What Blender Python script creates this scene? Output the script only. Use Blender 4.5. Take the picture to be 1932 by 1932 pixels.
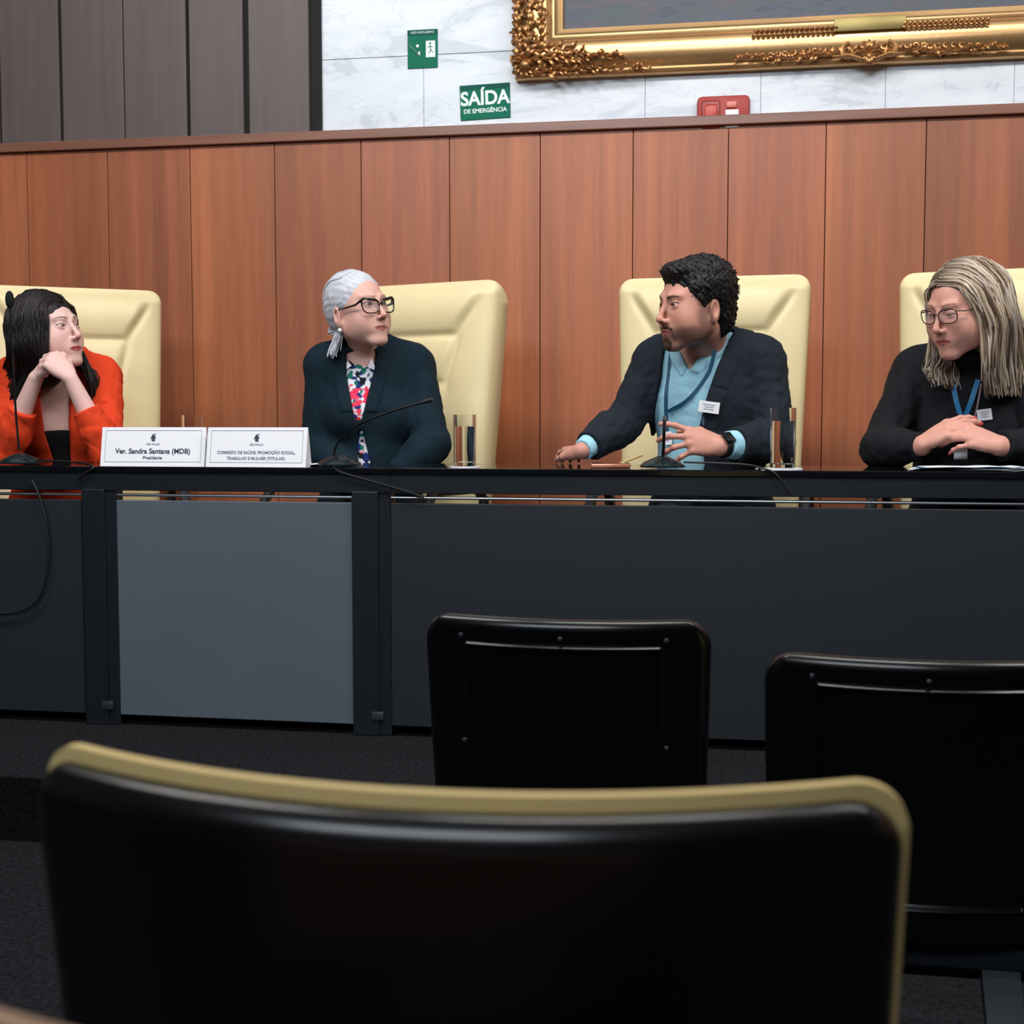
import bpy, bmesh, math, random
import numpy as np
from mathutils import Vector, Matrix
random.seed(7); RNG = np.random.default_rng(7)
for o in list(bpy.data.objects): bpy.data.objects.remove(o, do_unlink=True)
S = bpy.context.scene
COL = S.collection
R_ = math.radians

# ---------------------------------------------------------------- camera
FPX = 2500.0; YAW = R_(10); PIT = math.atan(171/FPX); CZ = 0.885
cam = bpy.data.cameras.new('camera'); camo = bpy.data.objects.new('camera', cam); COL.objects.link(camo)
cam.sensor_width = 36; cam.lens = 36*FPX/1932; cam.clip_start = 0.02
camo.location = (0, 0, CZ); camo.rotation_euler = (math.pi/2-PIT, 0, YAW)
cam.dof.use_dof = True; cam.dof.focus_distance = 4.1; cam.dof.aperture_fstop = 8.0
S.camera = camo
_F = np.array([-math.sin(YAW)*math.cos(PIT), math.cos(YAW)*math.cos(PIT), -math.sin(PIT)])
_R = np.array([math.cos(YAW), math.sin(YAW), 0.0]); _U = np.cross(_R, _F)
def at(x, y, Y):
    d = _F*FPX+(x-966)*_R-(y-966)*_U
    return np.array([0, 0, CZ])+d*(Y/d[1])
def facing(px): return YAW-math.atan((px-966)/FPX)      # world yaw at which a thing faces the camera

# ---------------------------------------------------------------- world, lights, exposure
W = bpy.data.worlds.new('world'); S.world = W; W.use_nodes = True
W.node_tree.nodes['Background'].inputs[0].default_value = (.62, .74, .9, 1)
W.node_tree.nodes['Background'].inputs[1].default_value = .12
def area(name, loc, size, power, rot=(0, 0, 0), col=(1, .96, .92), sy=None, spread=None):
    l = bpy.data.lights.new(name, 'AREA'); l.energy = power; l.color = col
    l.shape = 'RECTANGLE'; l.size = size; l.size_y = sy or size
    if spread: l.spread = spread
    o = bpy.data.objects.new(name, l); COL.objects.link(o); o.location = loc; o.rotation_euler = rot
    return o
area('stage_light', (-2.4, 2.2, 3.85), 1.8, 56, (R_(26), 0, 0), sy=.6)
area('stage_light', (0.0, 2.2, 3.85), 1.8, 56, (R_(26), 0, 0), sy=.6)
area('stage_light', (2.4, 2.2, 3.85), 1.8, 64, (R_(26), 0, 0), sy=.6)
area('cove_light', (-.4, 4.3, 3.9), 7.0, 13, (R_(6), 0, 0), (.82, .91, 1), sy=.4)
area('hall_light', (-1.2, -2.2, 3.7), 3.6, 135, (R_(64), 0, 0), (.84, .92, 1), sy=1.0)
S.view_settings.view_transform = 'Standard'; S.view_settings.look = 'None'
S.view_settings.gamma = 1; S.view_settings.exposure = 0.35
S.view_settings.use_curve_mapping = False

# ---------------------------------------------------------------- helpers
def lin(c):
    if isinstance(c, str): c = tuple(int(c[i:i+2], 16) for i in (0, 2, 4))
    return tuple(((v/255)/12.92 if v/255 <= .04045 else ((v/255+.055)/1.055)**2.4) for v in c)
def mat(name, col, rough=.5, metal=0, attr=False, noise=None, bump=None, spec=None, sss=0, coat=0, trans=0, sheen=0):
    m = bpy.data.materials.new(name); m.use_nodes = True; nt = m.node_tree; b = nt.nodes['Principled BSDF']
    c = lin(col) if isinstance(col, (str, tuple)) else col
    b.inputs['Base Color'].default_value = (*c, 1); b.inputs['Roughness'].default_value = rough
    b.inputs['Metallic'].default_value = metal
    if spec is not None: b.inputs['Specular IOR Level'].default_value = spec
    if sss: b.inputs['Subsurface Weight'].default_value = sss; b.inputs['Subsurface Radius'].default_value = (.012, .005, .003); b.inputs['Subsurface Scale'].default_value = 1
    if coat: b.inputs['Coat Weight'].default_value = coat; b.inputs['Coat Roughness'].default_value = .08
    if trans: b.inputs['Transmission Weight'].default_value = trans
    if sheen: b.inputs['Sheen Weight'].default_value = sheen
    src = None
    if attr:
        a = nt.nodes.new('ShaderNodeVertexColor'); a.layer_name = 'Col'; src = a.outputs[0]
        nt.links.new(src, b.inputs['Base Color'])
    tc = nt.nodes.new('ShaderNodeTexCoord')
    if noise:      # (scale xyz, amount, detail)
        mp = nt.nodes.new('ShaderNodeMapping'); mp.inputs['Scale'].default_value = noise[0]
        nz = nt.nodes.new('ShaderNodeTexNoise'); nz.inputs['Scale'].default_value = 1; nz.inputs['Detail'].default_value = noise[2]
        nt.links.new(tc.outputs['Object'], mp.inputs[0]); nt.links.new(mp.outputs[0], nz.inputs['Vector'])
        mr = nt.nodes.new('ShaderNodeMapRange'); mr.inputs['From Min'].default_value = .3; mr.inputs['From Max'].default_value = .7
        mr.inputs['To Min'].default_value = 1-noise[1]; mr.inputs['To Max'].default_value = 1+noise[1]
        nt.links.new(nz.outputs[0], mr.inputs[0])
        mx = nt.nodes.new('ShaderNodeVectorMath'); mx.operation = 'SCALE'
        if src: nt.links.new(src, mx.inputs[0])
        else: mx.inputs[0].default_value = c
        nt.links.new(mr.outputs[0], mx.inputs['Scale']); nt.links.new(mx.outputs[0], b.inputs['Base Color'])
    if bump:       # (scale, strength, distance)
        nz = nt.nodes.new('ShaderNodeTexNoise'); nz.inputs['Scale'].default_value = bump[0]; nz.inputs['Detail'].default_value = 3
        nt.links.new(tc.outputs['Object'], nz.inputs['Vector'])
        bp = nt.nodes.new('ShaderNodeBump'); bp.inputs['Strength'].default_value = bump[1]; bp.inputs['Distance'].default_value = bump[2]
        nt.links.new(nz.outputs[0], bp.inputs['Height']); nt.links.new(bp.outputs[0], b.inputs['Normal'])
    return m
def tag(o, label=None, cat=None, group=None, kind=None):
    if label: o['label'] = label
    if cat: o['category'] = cat
    if group: o['group'] = group
    if kind: o['kind'] = kind
    return o
def empty(name, loc=(0, 0, 0), rz=0):
    o = bpy.data.objects.new(name, None); COL.objects.link(o); o.location = loc; o.rotation_euler = (0, 0, rz); o.empty_display_size = .1
    return o
class MB:
    def __init__(s): s.v = []; s.f = []; s.c = []
    def add(s, v, f, col=None):
        n = len(s.v); s.v += [tuple(p) for p in v]; s.f += [tuple(i+n for i in q) for q in f]
        s.c += [col or (1, 1, 1)]*len(v); return s
    def box(s, x0, x1, y0, y1, z0, z1, bev=0, M=None, col=None):
        b = bmesh.new(); bmesh.ops.create_cube(b, size=1)
        for v in b.verts: v.co = Vector((x0+(v.co.x+.5)*(x1-x0), y0+(v.co.y+.5)*(y1-y0), z0+(v.co.z+.5)*(z1-z0)))
        if bev: bmesh.ops.bevel(b, geom=b.edges[:], offset=bev, segments=2, affect='EDGES', profile=.5)
        if M is not None: b.transform(M)
        b.verts.index_update()
        s.add([v.co for v in b.verts], [[v.index for v in f.verts] for f in b.faces], col); b.free(); return s
    def tube(s, pts, r, n=8, col=None, caps=True, flat=1.0):
        P = np.array(pts, float); k = len(P); r = np.broadcast_to(np.asarray(r, float), (k,))
        T = np.gradient(P, axis=0); T /= np.linalg.norm(T, axis=1)[:, None]+1e-12
        u = np.cross(T[0], (0, 0, 1.0))
        if np.linalg.norm(u) < 1e-3: u = np.cross(T[0], (0, 1.0, 0))
        V = []
        for i in range(k):
            u = u-T[i]*np.dot(u, T[i]); u /= np.linalg.norm(u)+1e-12; w = np.cross(T[i], u)
            for j in range(n):
                a = 2*math.pi*j/n; V.append(P[i]+r[i]*(math.cos(a)*u+flat*math.sin(a)*w))
        F = [(i*n+j, i*n+(j+1) % n, (i+1)*n+(j+1) % n, (i+1)*n+j) for i in range(k-1) for j in range(n)]
        if caps: F += [tuple(range(n-1, -1, -1)), tuple(range((k-1)*n, k*n))]
        return s.add(V, F, col)
    def lathe(s, prof, n=24, c=(0, 0, 0), M=None, col=None):
        V = [(c[0]+r*math.cos(2*math.pi*j/n), c[1]+r*math.sin(2*math.pi*j/n), c[2]+z) for r, z in prof for j in range(n)]
        if M is not None: V = [M @ Vector(v) for v in V]
        k = len(prof); F = [(i*n+j, i*n+(j+1) % n, (i+1)*n+(j+1) % n, (i+1)*n+j) for i in range(k-1) for j in range(n)]
        F += [tuple(range(n-1, -1, -1)), tuple(range((k-1)*n, k*n))]
        return s.add(V, F, col)
    def grid(s, P):   # P [a,b,3] closed shell pieces
        a, b = P.shape[:2]
        return s.add(P.reshape(-1, 3), [(i*b+j, i*b+j+1, (i+1)*b+j+1, (i+1)*b+j) for i in range(a-1) for j in range(b-1)])
    def build(s, name, m, parent=None, smooth=True, ang=40, colors=False):
        me = bpy.data.meshes.new(name); me.from_pydata(s.v, [], s.f); me.update()
        if colors:
            ca = me.color_attributes.new('Col', 'FLOAT_COLOR', 'POINT')
            ca.data.foreach_set('color', np.c_[np.array(s.c), np.ones(len(s.c))].astype(np.float32).ravel())
        b = bmesh.new(); b.from_mesh(me); bmesh.ops.recalc_face_normals(b, faces=b.faces)
        b.to_mesh(me); b.free()
        if smooth:
            me.polygons.foreach_set('use_smooth', [True]*len(me.polygons))
            try: me.set_sharp_from_angle(angle=R_(ang))
            except Exception: pass
        o = bpy.data.objects.new(name, me); COL.objects.link(o); me.materials.append(m)
        if parent: o.parent = parent
        return o
def text(name, body, size, M, m, parent=None, align='CENTER', ext=.0004, bold=0, sx=1):
    c = bpy.data.curves.new(name, 'FONT'); c.body = body; c.size = size; c.align_x = align; c.align_y = 'CENTER'; c.extrude = ext; c.offset = bold
    t = bpy.data.objects.new('t', c); COL.objects.link(t); bpy.context.view_layer.update()
    me = bpy.data.meshes.new_from_object(t.evaluated_get(bpy.context.evaluated_depsgraph_get()))
    bpy.data.objects.remove(t, do_unlink=True)
    me.transform(M @ Matrix.Diagonal((sx, 1, 1, 1))); me.materials.clear(); me.materials.append(m); me.name = name
    o = bpy.data.objects.new(name, me); COL.objects.link(o)
    if parent: o.parent = parent
    return o
STAND = Matrix.Rotation(math.pi/2, 4, 'X')      # text facing -Y
def copy_tree(o, parent=None):
    c = o.copy(); COL.objects.link(c); c.parent = parent
    for ch in o.children: copy_tree(ch, c)
    return c
def crom(P, n):
    P = np.asarray(P, float); k = len(P); Q = np.vstack([2*P[0]-P[1], P, 2*P[-1]-P[-2]])
    t = np.linspace(0, k-1-1e-6, n); i = t.astype(int); f = (t-i)[:, None]
    a, b, c, d = Q[i], Q[i+1], Q[i+2], Q[i+3]
    return .5*(2*b+(c-a)*f+(2*a-5*b+4*c-d)*f*f+(3*b-a-3*c+d)*f**3)

# ---------------------------------------------------------------- materials
def wood_mat():
    m = bpy.data.materials.new('wood_veneer'); m.use_nodes = True; nt = m.node_tree; b = nt.nodes['Principled BSDF']; N = nt.nodes.new; L = nt.links.new
    a = N('ShaderNodeVertexColor'); a.layer_name = 'Col'; tc = N('ShaderNodeTexCoord')
    mp = N('ShaderNodeMapping'); mp.inputs['Scale'].default_value = (26, 1, .9); L(tc.outputs['Object'], mp.inputs[0])
    vm = N('ShaderNodeVectorMath'); vm.operation = 'MULTIPLY_ADD'; vm.inputs[1].default_value = (37, 11, 23)
    L(a.outputs[0], vm.inputs[0]); L(mp.outputs[0], vm.inputs[2])
    n1 = N('ShaderNodeTexNoise'); n1.inputs['Scale'].default_value = 1.0; n1.inputs['Detail'].default_value = 6; n1.inputs['Distortion'].default_value = .25; L(vm.outputs[0], n1.inputs['Vector'])
    n2 = N('ShaderNodeTexNoise'); n2.inputs['Scale'].default_value = .16; n2.inputs['Detail'].default_value = 3; L(vm.outputs[0], n2.inputs['Vector'])
    n3 = N('ShaderNodeTexNoise'); n3.inputs['Scale'].default_value = 6.5; n3.inputs['Detail'].default_value = 2; L(vm.outputs[0], n3.inputs['Vector'])
    def mr(src, lo, hi):
        r = N('ShaderNodeMapRange'); r.inputs['From Min'].default_value = .3; r.inputs['From Max'].default_value = .7
        r.inputs['To Min'].default_value = lo; r.inputs['To Max'].default_value = hi; L(src, r.inputs[0]); return r.outputs[0]
    def mul(x, y):
        q = N('ShaderNodeMath'); q.operation = 'MULTIPLY'; L(x, q.inputs[0]); L(y, q.inputs[1]); return q.outputs[0]
    k = mul(mul(mr(n1.outputs[0], .84, 1.14), mr(n2.outputs[0], .8, 1.2)), mr(n3.outputs[0], .93, 1.06))
    s = N('ShaderNodeVectorMath'); s.operation = 'SCALE'; L(a.outputs[0], s.inputs[0]); L(k, s.inputs['Scale']); L(s.outputs[0], b.inputs['Base Color'])
    b.inputs['Roughness'].default_value = .46; b.inputs['Specular IOR Level'].default_value = .55
    return m
def marble_mat():
    m = bpy.data.materials.new('white_marble'); m.use_nodes = True; nt = m.node_tree; b = nt.nodes['Principled BSDF']; N = nt.nodes.new; L = nt.links.new
    tc = N('ShaderNodeTexCoord'); mp = N('ShaderNodeMapping'); mp.inputs['Rotation'].default_value = (0, .7, 0); mp.inputs['Scale'].default_value = (1, 1, 2.6); L(tc.outputs['Object'], mp.inputs[0])
    n = N('ShaderNodeTexNoise'); n.inputs['Scale'].default_value = 2.1; n.inputs['Detail'].default_value = 9; n.inputs['Roughness'].default_value = .62; n.inputs['Distortion'].default_value = 1.1; L(mp.outputs[0], n.inputs['Vector'])
    r = N('ShaderNodeValToRGB'); L(n.outputs[0], r.inputs[0]); e = r.color_ramp.elements
    e[0].position = .40; e[0].color = (*lin((194, 203, 214)), 1); e[1].position = .58; e[1].color = (*lin((218, 226, 234)), 1)
    x = e.new(.44); x.color = (*lin((210, 218, 227)), 1)
    n2 = N('ShaderNodeTexNoise'); n2.inputs['Scale'].default_value = 1.7; n2.inputs['Detail'].default_value = 10; n2.inputs['Distortion'].default_value = 2.2; L(mp.outputs[0], n2.inputs['Vector'])
    r2 = N('ShaderNodeValToRGB'); L(n2.outputs[0], r2.inputs[0]); f = r2.color_ramp.elements
    f[0].position = .485; f[0].color = (1, 1, 1, 1); f[1].position = .515; f[1].color = (1, 1, 1, 1); y = f.new(.5); y.color = (.74, .76, .79, 1)
    mx = N('ShaderNodeMix'); mx.data_type = 'RGBA'; mx.blend_type = 'MULTIPLY'; mx.inputs[0].default_value = .5
    L(r.outputs[0], mx.inputs[6]); L(r2.outputs[0], mx.inputs[7]); L(mx.outputs[2], b.inputs['Base Color'])
    b.inputs['Roughness'].default_value = .35
    return m
def carpet_mat(name, col):
    return mat(name, col, .95, noise=((90, 90, 90), .5, 4), bump=(260, .8, .01), spec=.05)
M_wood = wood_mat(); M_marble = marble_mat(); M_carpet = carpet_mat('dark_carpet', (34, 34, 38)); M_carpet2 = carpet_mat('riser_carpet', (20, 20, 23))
M_dwood = mat('dark_wood', (88, 78, 76), .5, noise=((30, 1, 1.5), .12, 4))
M_blk = mat('black_backing', (10, 11, 13), .8)
M_desk = mat('black_laminate', (24, 29, 35), .36, spec=.45)
M_top = mat('black_tabletop', (14, 16, 19), .07, spec=.6)
M_panel = mat('charcoal_panel', (31, 36, 43), .5, noise=((2, 1, 2), .05, 2), spec=.4)
M_panel2 = mat('grey_panel', (86, 96, 106), .45, noise=((2, 1, 2), .04, 2), spec=.4)
M_chrome = mat('chrome', (225, 228, 232), .34, 1)
M_plug = mat('grey_plug', (52, 57, 63), .4, .3)
M_cord = mat('black_rubber', (13, 14, 15), .5)
M_yel = mat('yellow_leather', (228, 212, 166), .42, bump=(55, .12, .004), noise=((7, 7, 7), .04, 3), spec=.4)
M_shell = mat('black_shell', (6, 7, 9), .26, spec=.42, bump=(30, .06, .003))
M_cush = mat('tan_cushion', (196, 172, 116), .55, spec=.35)
M_gold = mat('gilded_gold', (176, 130, 84), .38, .8, noise=((14, 14, 14), .22, 5), bump=(70, .35, .004))
M_goldp = mat('gilded_moulding', (204, 162, 112), .32, .8, noise=((3, 9, 9), .16, 5), bump=(50, .15, .002))
M_white = mat('white_card', (238, 240, 246), .6)
M_grey = mat('grey_card', (150, 146, 158), .6)
M_ink = mat('dark_ink', (52, 58, 74), .6)
M_ink2 = mat('pale_ink', (120, 128, 142), .6)
M_green = mat('sign_green', (0, 106, 82), .6, spec=.2)
M_dgreen = mat('sign_dark_green', (0, 82, 70), .6, spec=.2)
M_swhite = mat('sign_white', (222, 236, 234), .4)
M_paper = mat('paper', (226, 234, 242), .6)

# ---------------------------------------------------------------- setting
YW = 5.2; ZCEIL = 4.05; ZL = -.165; YST = 3.0
def struct(name, mb, m, smooth=False, colors=False):
    return tag(mb.build(name, m, None, smooth, colors=colors), kind='structure')
struct('floor', MB().box(-6, 6, -4, YST, ZL-.1, ZL), M_carpet)
struct('floor.001', MB().box(-6, 6, YST, YW+.2, ZL-.1, 0, .004), M_carpet)
struct('floor.002', MB().box(-6, 6, -4, 1.22, ZL, ZL+.145), M_carpet)
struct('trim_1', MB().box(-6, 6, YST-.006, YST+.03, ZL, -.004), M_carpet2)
struct('ceiling', MB().box(-6, 6, -4, YW+.2, ZCEIL, ZCEIL+.1), mat('ceiling_paint', (150, 152, 156), .9))
struct('wall_left', MB().box(-6.1, -6, -4, YW+.2, ZL, ZCEIL), mat('wall_paint', (110, 104, 100), .8))
struct('wall_right', MB().box(6, 6.1, -4, YW+.2, ZL, ZCEIL), mat('wall_paint_right', (110, 104, 100), .8))
struct('wall_rear', MB().box(-6, 6, -4.1, -4, ZL, ZCEIL), mat('wall_paint_rear', (74, 80, 90), .8))
wb = MB(); x = -2.983-.363*9
cols = [(176, 104, 66), (166, 96, 62), (172, 101, 62), (162, 94, 60), (169, 98, 65), (174, 102, 66), (164, 96, 65)]
i = 0
while x < 6:
    c = lin(cols[(i*3+2) % 7]); j = .86+.09*random.random(); c = tuple(v*j for v in c)
    wb.box(x+.0015, x+.3615, YW, YW+.03, .02, 2.02, .0015, col=c); x += .363; i += 1
struct('wall_back', wb, M_wood, colors=True)
struct('wall_back_lower', MB().box(-6, 6, YW+.012, YW+.12, -.02, 2.0, col=lin((70, 36, 24))), M_blk)
struct('baseboard_back', MB().box(-6, 6, YW-.012, YW, 0, .09, .003), M_dwood)
struct('trim_2', MB().box(-6, 6, YW-.022, YW+.07, 2.008, 2.046, .004, col=lin((116, 72, 56))), mat('cap_wood', (126, 84, 68), .35, noise=((2, 40, 40), .15, 4)))
# marble slabs above the panelling
mb = MB(); ym = YW+.035
for (za, zb_, xs) in ((2.03, 2.337, (-1.72, -1.28, -.40, .04, .50, .96, 1.42, 2.3, 3.2, 4.1, 6)), (2.337, 3.24, (-1.72, -.1, 1.5, 3.0, 4.5, 6)), (3.24, ZCEIL, (-1.72, -.9, .7, 2.3, 3.9, 6))):
    for a, b in zip(xs[:-1], xs[1:]): mb.box(a+.0008, b-.0008, ym, ym+.03, za+.0012, zb_-.0012, .0008)
struct('wall_back_marble', mb, M_marble)
struct('wall_back_joint', MB().box(-6, 6, ym+.004, ym+.1, 2.0, ZCEIL), mat('joint_grey', (150, 156, 165), .8))
# dark vertical boards, upper left
db = MB(); edges = [-1.716, -1.997, -2.251, -2.536, -2.811, -3.09, -3.37, -3.65, -3.93, -4.21, -4.49, -4.77, -5.05, -5.33, -5.61, -6.0]
gap = [.028, .024, .014, .003, .014, .008, .014, .02, .014, .006, .014, .02, .014, .008, .014]
for k in range(len(edges)-1):
    db.box(edges[k+1]+.001, edges[k]-gap[k], YW-.004, YW+.03, 2.046, ZCEIL, .002)
struct('wall_back_boards', db, M_dwood)
struct('wall_back_groove', MB().box(-6, -1.70, YW+.018, YW+.034, 2.03, ZCEIL), M_blk)

# ---------------------------------------------------------------- painting in gilded frame
px0, px1, pz0, pz1 = -.904, 1.72, 2.215, 4.0; fw = .19; yf = ym
pt = empty('framed_painting', ((px0+px1)/2, ym, pz0)); tag(pt, 'large dark painting in a carved gilded frame on the marble wall', 'painting')
def loc_build(mbx, name, m, par, **k):      # builds in world coordinates and keeps them under a parent
    o = mbx.build(name, m, par, **k); o.matrix_parent_inverse = Matrix.LocRotScale(par.location, par.rotation_euler, None).inverted(); return o
prof = [(0, 0), (0, .035), (.006, .045), (.016, .05), (.024, .046), (.03, .05), (.036, .062), (.06, .078), (.085, .082), (.11, .074), (.13, .058), (.138, .05), (.146, .054), (.156, .054), (.162, .044), (.174, .036), (.186, .03), (.19, .012), (.19, 0)]
fm = MB(); V = []
for (d, h) in prof:
    for (cx, cz) in ((px0+d, pz0+d), (px1-d, pz0+d), (px1-d, pz1-d), (px0+d, pz1-d)): V.append((cx, yf-h, cz))
n = len(prof); fm.add(V, [(i*4+j, i*4+(j+1) % 4, (i+1)*4+(j+1) % 4, (i+1)*4+j) for i in range(n-1) for j in range(4)])
loc_build(fm, 'frame', M_goldp, pt, ang=50)
def canvas_mat():
    m = mat('dark_canvas', (60, 66, 82), .5); nt = m.node_tree; b = nt.nodes['Principled BSDF']; N = nt.nodes.new; L = nt.links.new
    tc = N('ShaderNodeTexCoord'); mp = N('ShaderNodeMapping'); mp.inputs['Scale'].default_value = (3, 3, 11); L(tc.outputs['Object'], mp.inputs[0])
    n = N('ShaderNodeTexNoise'); n.inputs['Scale'].default_value = 2.2; n.inputs['Detail'].default_value = 6; n.inputs['Distortion'].default_value = .6; L(mp.outputs[0], n.inputs[0])
    r = N('ShaderNodeValToRGB'); L(n.outputs[0], r.inputs[0]); e = r.color_ramp.elements
    e[0].position = .3; e[0].color = (*lin((48, 56, 72)), 1); e[1].position = .7; e[1].color = (*lin((80, 76, 82)), 1)
    for p, c in ((.42, (66, 74, 94)), (.5, (60, 74, 78)), (.58, (74, 70, 86))): x = e.new(p); x.color = (*lin(c), 1)
    L(r.outputs[0], b.inputs['Base Color']); return m
loc_build(MB().box(px0+fw-.004, px1-fw+.004, yf-.014, yf, pz0+fw-.004, pz1-fw+.004), 'canvas', canvas_mat(), pt, smooth=False)
loc_build(MB().box(.302, .56, yf-.094, yf-.084, pz0+.108, pz0+.158, .002), 'title_plaque', mat('olive_brass', (132, 118, 70), .4, .6), pt)
def scroll(o, c, r, a0, turns, tr, y, flip=1, n=16):
    P = []
    for k in range(n):
        t = k/(n-1); rr = r*(1-.82*t); a = a0+flip*turns*2*math.pi*t
        P.append((c[0]+rr*math.cos(a), y-.012*t, c[1]+rr*math.sin(a)))
    o.tube(P, [tr*(1.0-.45*k/(n-1)) for k in range(n)], 6)
def leaf(o, p, ang, L, w, y, curl=.3, n=9):
    P = []; rr = []
    for k in range(n):
        t = k/(n-1); a = ang+curl*t*2
        if k == 0: q = np.array([p[0], p[1]])
        else: q = q+L/(n-1)*np.array([math.cos(a), math.sin(a)])
        P.append((q[0], y-.014*math.sin(math.pi*t)-.006*t, q[1])); rr.append(w*math.sin(math.pi*(.12+.83*t))**.8+.0008)
    o.tube(P, rr, 6, flat=.75)
orn = MB(); rr = random.Random(3)
# corner acanthus, running along the bottom rail and up the left stile
def cornerpiece(o, cx, cz, sx):
    o.lathe([(.001, .022), (.012, .02), (.02, .012), (.024, 0)], 12, M=Matrix.Translation((cx+sx*.045, yf-.07, cz+.045)) @ Matrix.Rotation(math.pi/2, 4, 'X'))
    for k in range(12):
        a = k*math.pi/6; leaf(o, (cx+sx*.045+.02*math.cos(a), cz+.045+.02*math.sin(a)), a, .034, .007, yf-.06, .5)
    for run, axis in ((.52, 0), (1.5, 1)):
        d = .07
        while d < run:
            f = 1-(d/run)**2*(.75 if axis == 0 else 0)
            for tr_ in range(3):
                off = (.016+tr_*.045+rr.uniform(-.008, .008))*(1 if axis else (1 if tr_ < 2 else f))
                if axis == 0 and tr_ == 2 and d > run*.55: continue
                if axis == 0 and tr_ == 1 and d > run*.8: continue
                s = rr.uniform(.8, 1.2)
                if axis == 0: c = (cx+sx*d, cz+off)
                else: c = (cx+sx*off, cz+d)
                base = (0 if axis == 0 else math.pi/2); base = base if sx > 0 or axis else math.pi-base
                y = yf-.055-.02*math.sin(math.pi*min(1, off/.13))
                if rr.random() < .45: scroll(o, c, .02*s*f, rr.uniform(0, 6.28), 1.1, .0065*s, y, rr.choice((-1, 1)))
                for q in range(2): leaf(o, c, base+rr.uniform(-.9, .9), .045*s*max(f, .5), .0085*s*max(f, .6), y-.004, rr.uniform(-.5, .5))
            d += .021
cornerpiece(orn, px0, pz0, 1); cornerpiece(orn, px1, pz0, -1)
# small knobs on the outer edge of the stile
for k in range(40): leaf(orn, (px0+.008, pz0+.02+k*.027), math.pi*.8, .02, .009, yf-.035, .3)
# garlands and the central shell
xc = .43
for sx in (-1, 1):
    for k in range(34):
        t = k/33; d = .03+t*.45
        leaf(orn, (xc+sx*d, pz0+.03+.006*math.sin(9*t)), (0 if sx > 0 else math.pi)+rr.uniform(-.8, .8), .04*(1-.5*t), .009*(1-.45*t), yf-.058, rr.uniform(-.6, .6))
        if t < .8 and k % 2 == 0: scroll(orn, (xc+sx*d, pz0+.055-.02*t), .016*(1-.4*t), rr.uniform(0, 6), 1.0, .006*(1-.4*t), yf-.07, sx)
        d2 = .11+t*.30
        leaf(orn, (xc+sx*d2, pz0+.118), (0 if sx > 0 else math.pi)+(.6 if k % 2 else -.6), .024, .0058, yf-.078, .2)
    scroll(orn, (xc+sx*.07, pz0+.035), .032, math.pi/2, .9, .011, yf-.075, -sx)
    orn.tube([(xc+sx*.02, yf-.1, pz0+.0), (xc+sx*.07, yf-.09, pz0+.02), (xc+sx*.13, yf-.08, pz0+.022)], [.009, .008, .003], 8)
for k in range(9):
    a = math.pi*(1.0+k/8); leaf(orn, (xc, pz0+.012), a, .034, .008, yf-.088, 0)
for k in range(7):
    a = math.pi*(k/6); leaf(orn, (xc, pz0+.03), a, .045, .009, yf-.082, 0)
orn.lathe([(.001, .02), (.011, .017), (.017, .008), (.018, 0)], 12, M=Matrix.Translation((xc, yf-.088, pz0+.012)) @ Matrix.Rotation(math.pi/2, 4, 'X'))
loc_build(orn, 'carved_ornament', M_gold, pt)

# ---------------------------------------------------------------- wall signs and alarm box
def sign(name, x0, x1, z0, z1, m, label, cat, tilt=0):
    e = empty(name, ((x0+x1)/2, ym, (z0+z1)/2)); e.rotation_euler = (0, tilt, 0); tag(e, label, cat)
    w, h = (x1-x0)/2, (z1-z0)/2
    MB().box(-w, w, -.005, 0, -h, h, .001).build('sign_plate', m, e, smooth=False)
    return e, w, h
YT = -.0058
def TM(x, z, e=0): return Matrix.Translation((x, YT-e, z)) @ STAND
e, w, h = sign('exit_route_sign', -1.344, -1.222, 2.286, 2.435, M_green, 'small green emergency route sign with a figure and diagonal arrow, left of the painting', 'sign')
MB().box(-w, w, -.0058, -.004, h-.022, h).build('header_strip', M_dgreen, e, smooth=False)
text('lettering', 'USO EXCLUSIVO', .0125, TM(0, h-.011), M_swhite, e)
pc = MB(); pc.box(.014, .052, -.0062, -.005, -.034, .03); pc.build('door_pictogram', M_swhite, e, smooth=False)
pm = MB()
for (a, b, r) in (((.031, .012), (.035, -.006), .0042), ((.035, -.006), (.026, -.018), .003), ((.035, -.006), (.044, -.016), .003), ((.031, .010), (.022, .004), .0025), ((.031, .010), (.042, .004), .0025)):
    pm.tube([(a[0], -.0068, a[1]), (b[0], -.0068, b[1])], r, 6, flat=.3)
pm.lathe([(.004, 0), (.004, .001)], 10, M=Matrix.Translation((.031, -.006, .02)) @ Matrix.Rotation(math.pi/2, 4, 'X'))
pm.build('running_figure', M_green, e)
am = MB(); am.tube([(-.054, -.0062, .016), (-.016, -.0062, -.020)], .0035, 6, flat=.3); am.tube([(-.013, -.0062, -.024), (-.026, -.0062, -.023)], .003, 6, flat=.3)
am.tube([(-.013, -.0062, -.024), (-.013, -.0062, -.010)], .003, 6, flat=.3); am.lathe([(.006, 0), (.006, .001)], 10, M=Matrix.Translation((-.020, -.0055, .012)) @ Matrix.Rotation(math.pi/2, 4, 'X'))
am.build('arrow', M_swhite, e)
e, w, h = sign('exit_sign', -1.131, -.930, 2.077, 2.212, M_green, 'green exit sign with white word SAÍDA just above the wood panelling', 'sign', R_(-1.5))
MB().box(-w, w, -.0056, -.004, h-.018, h).build('header_strip', M_dgreen, e, smooth=False)
text('lettering', 'SAÍDA', .074, TM(0, .012), M_swhite, e, bold=.0022, sx=.95)
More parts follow.
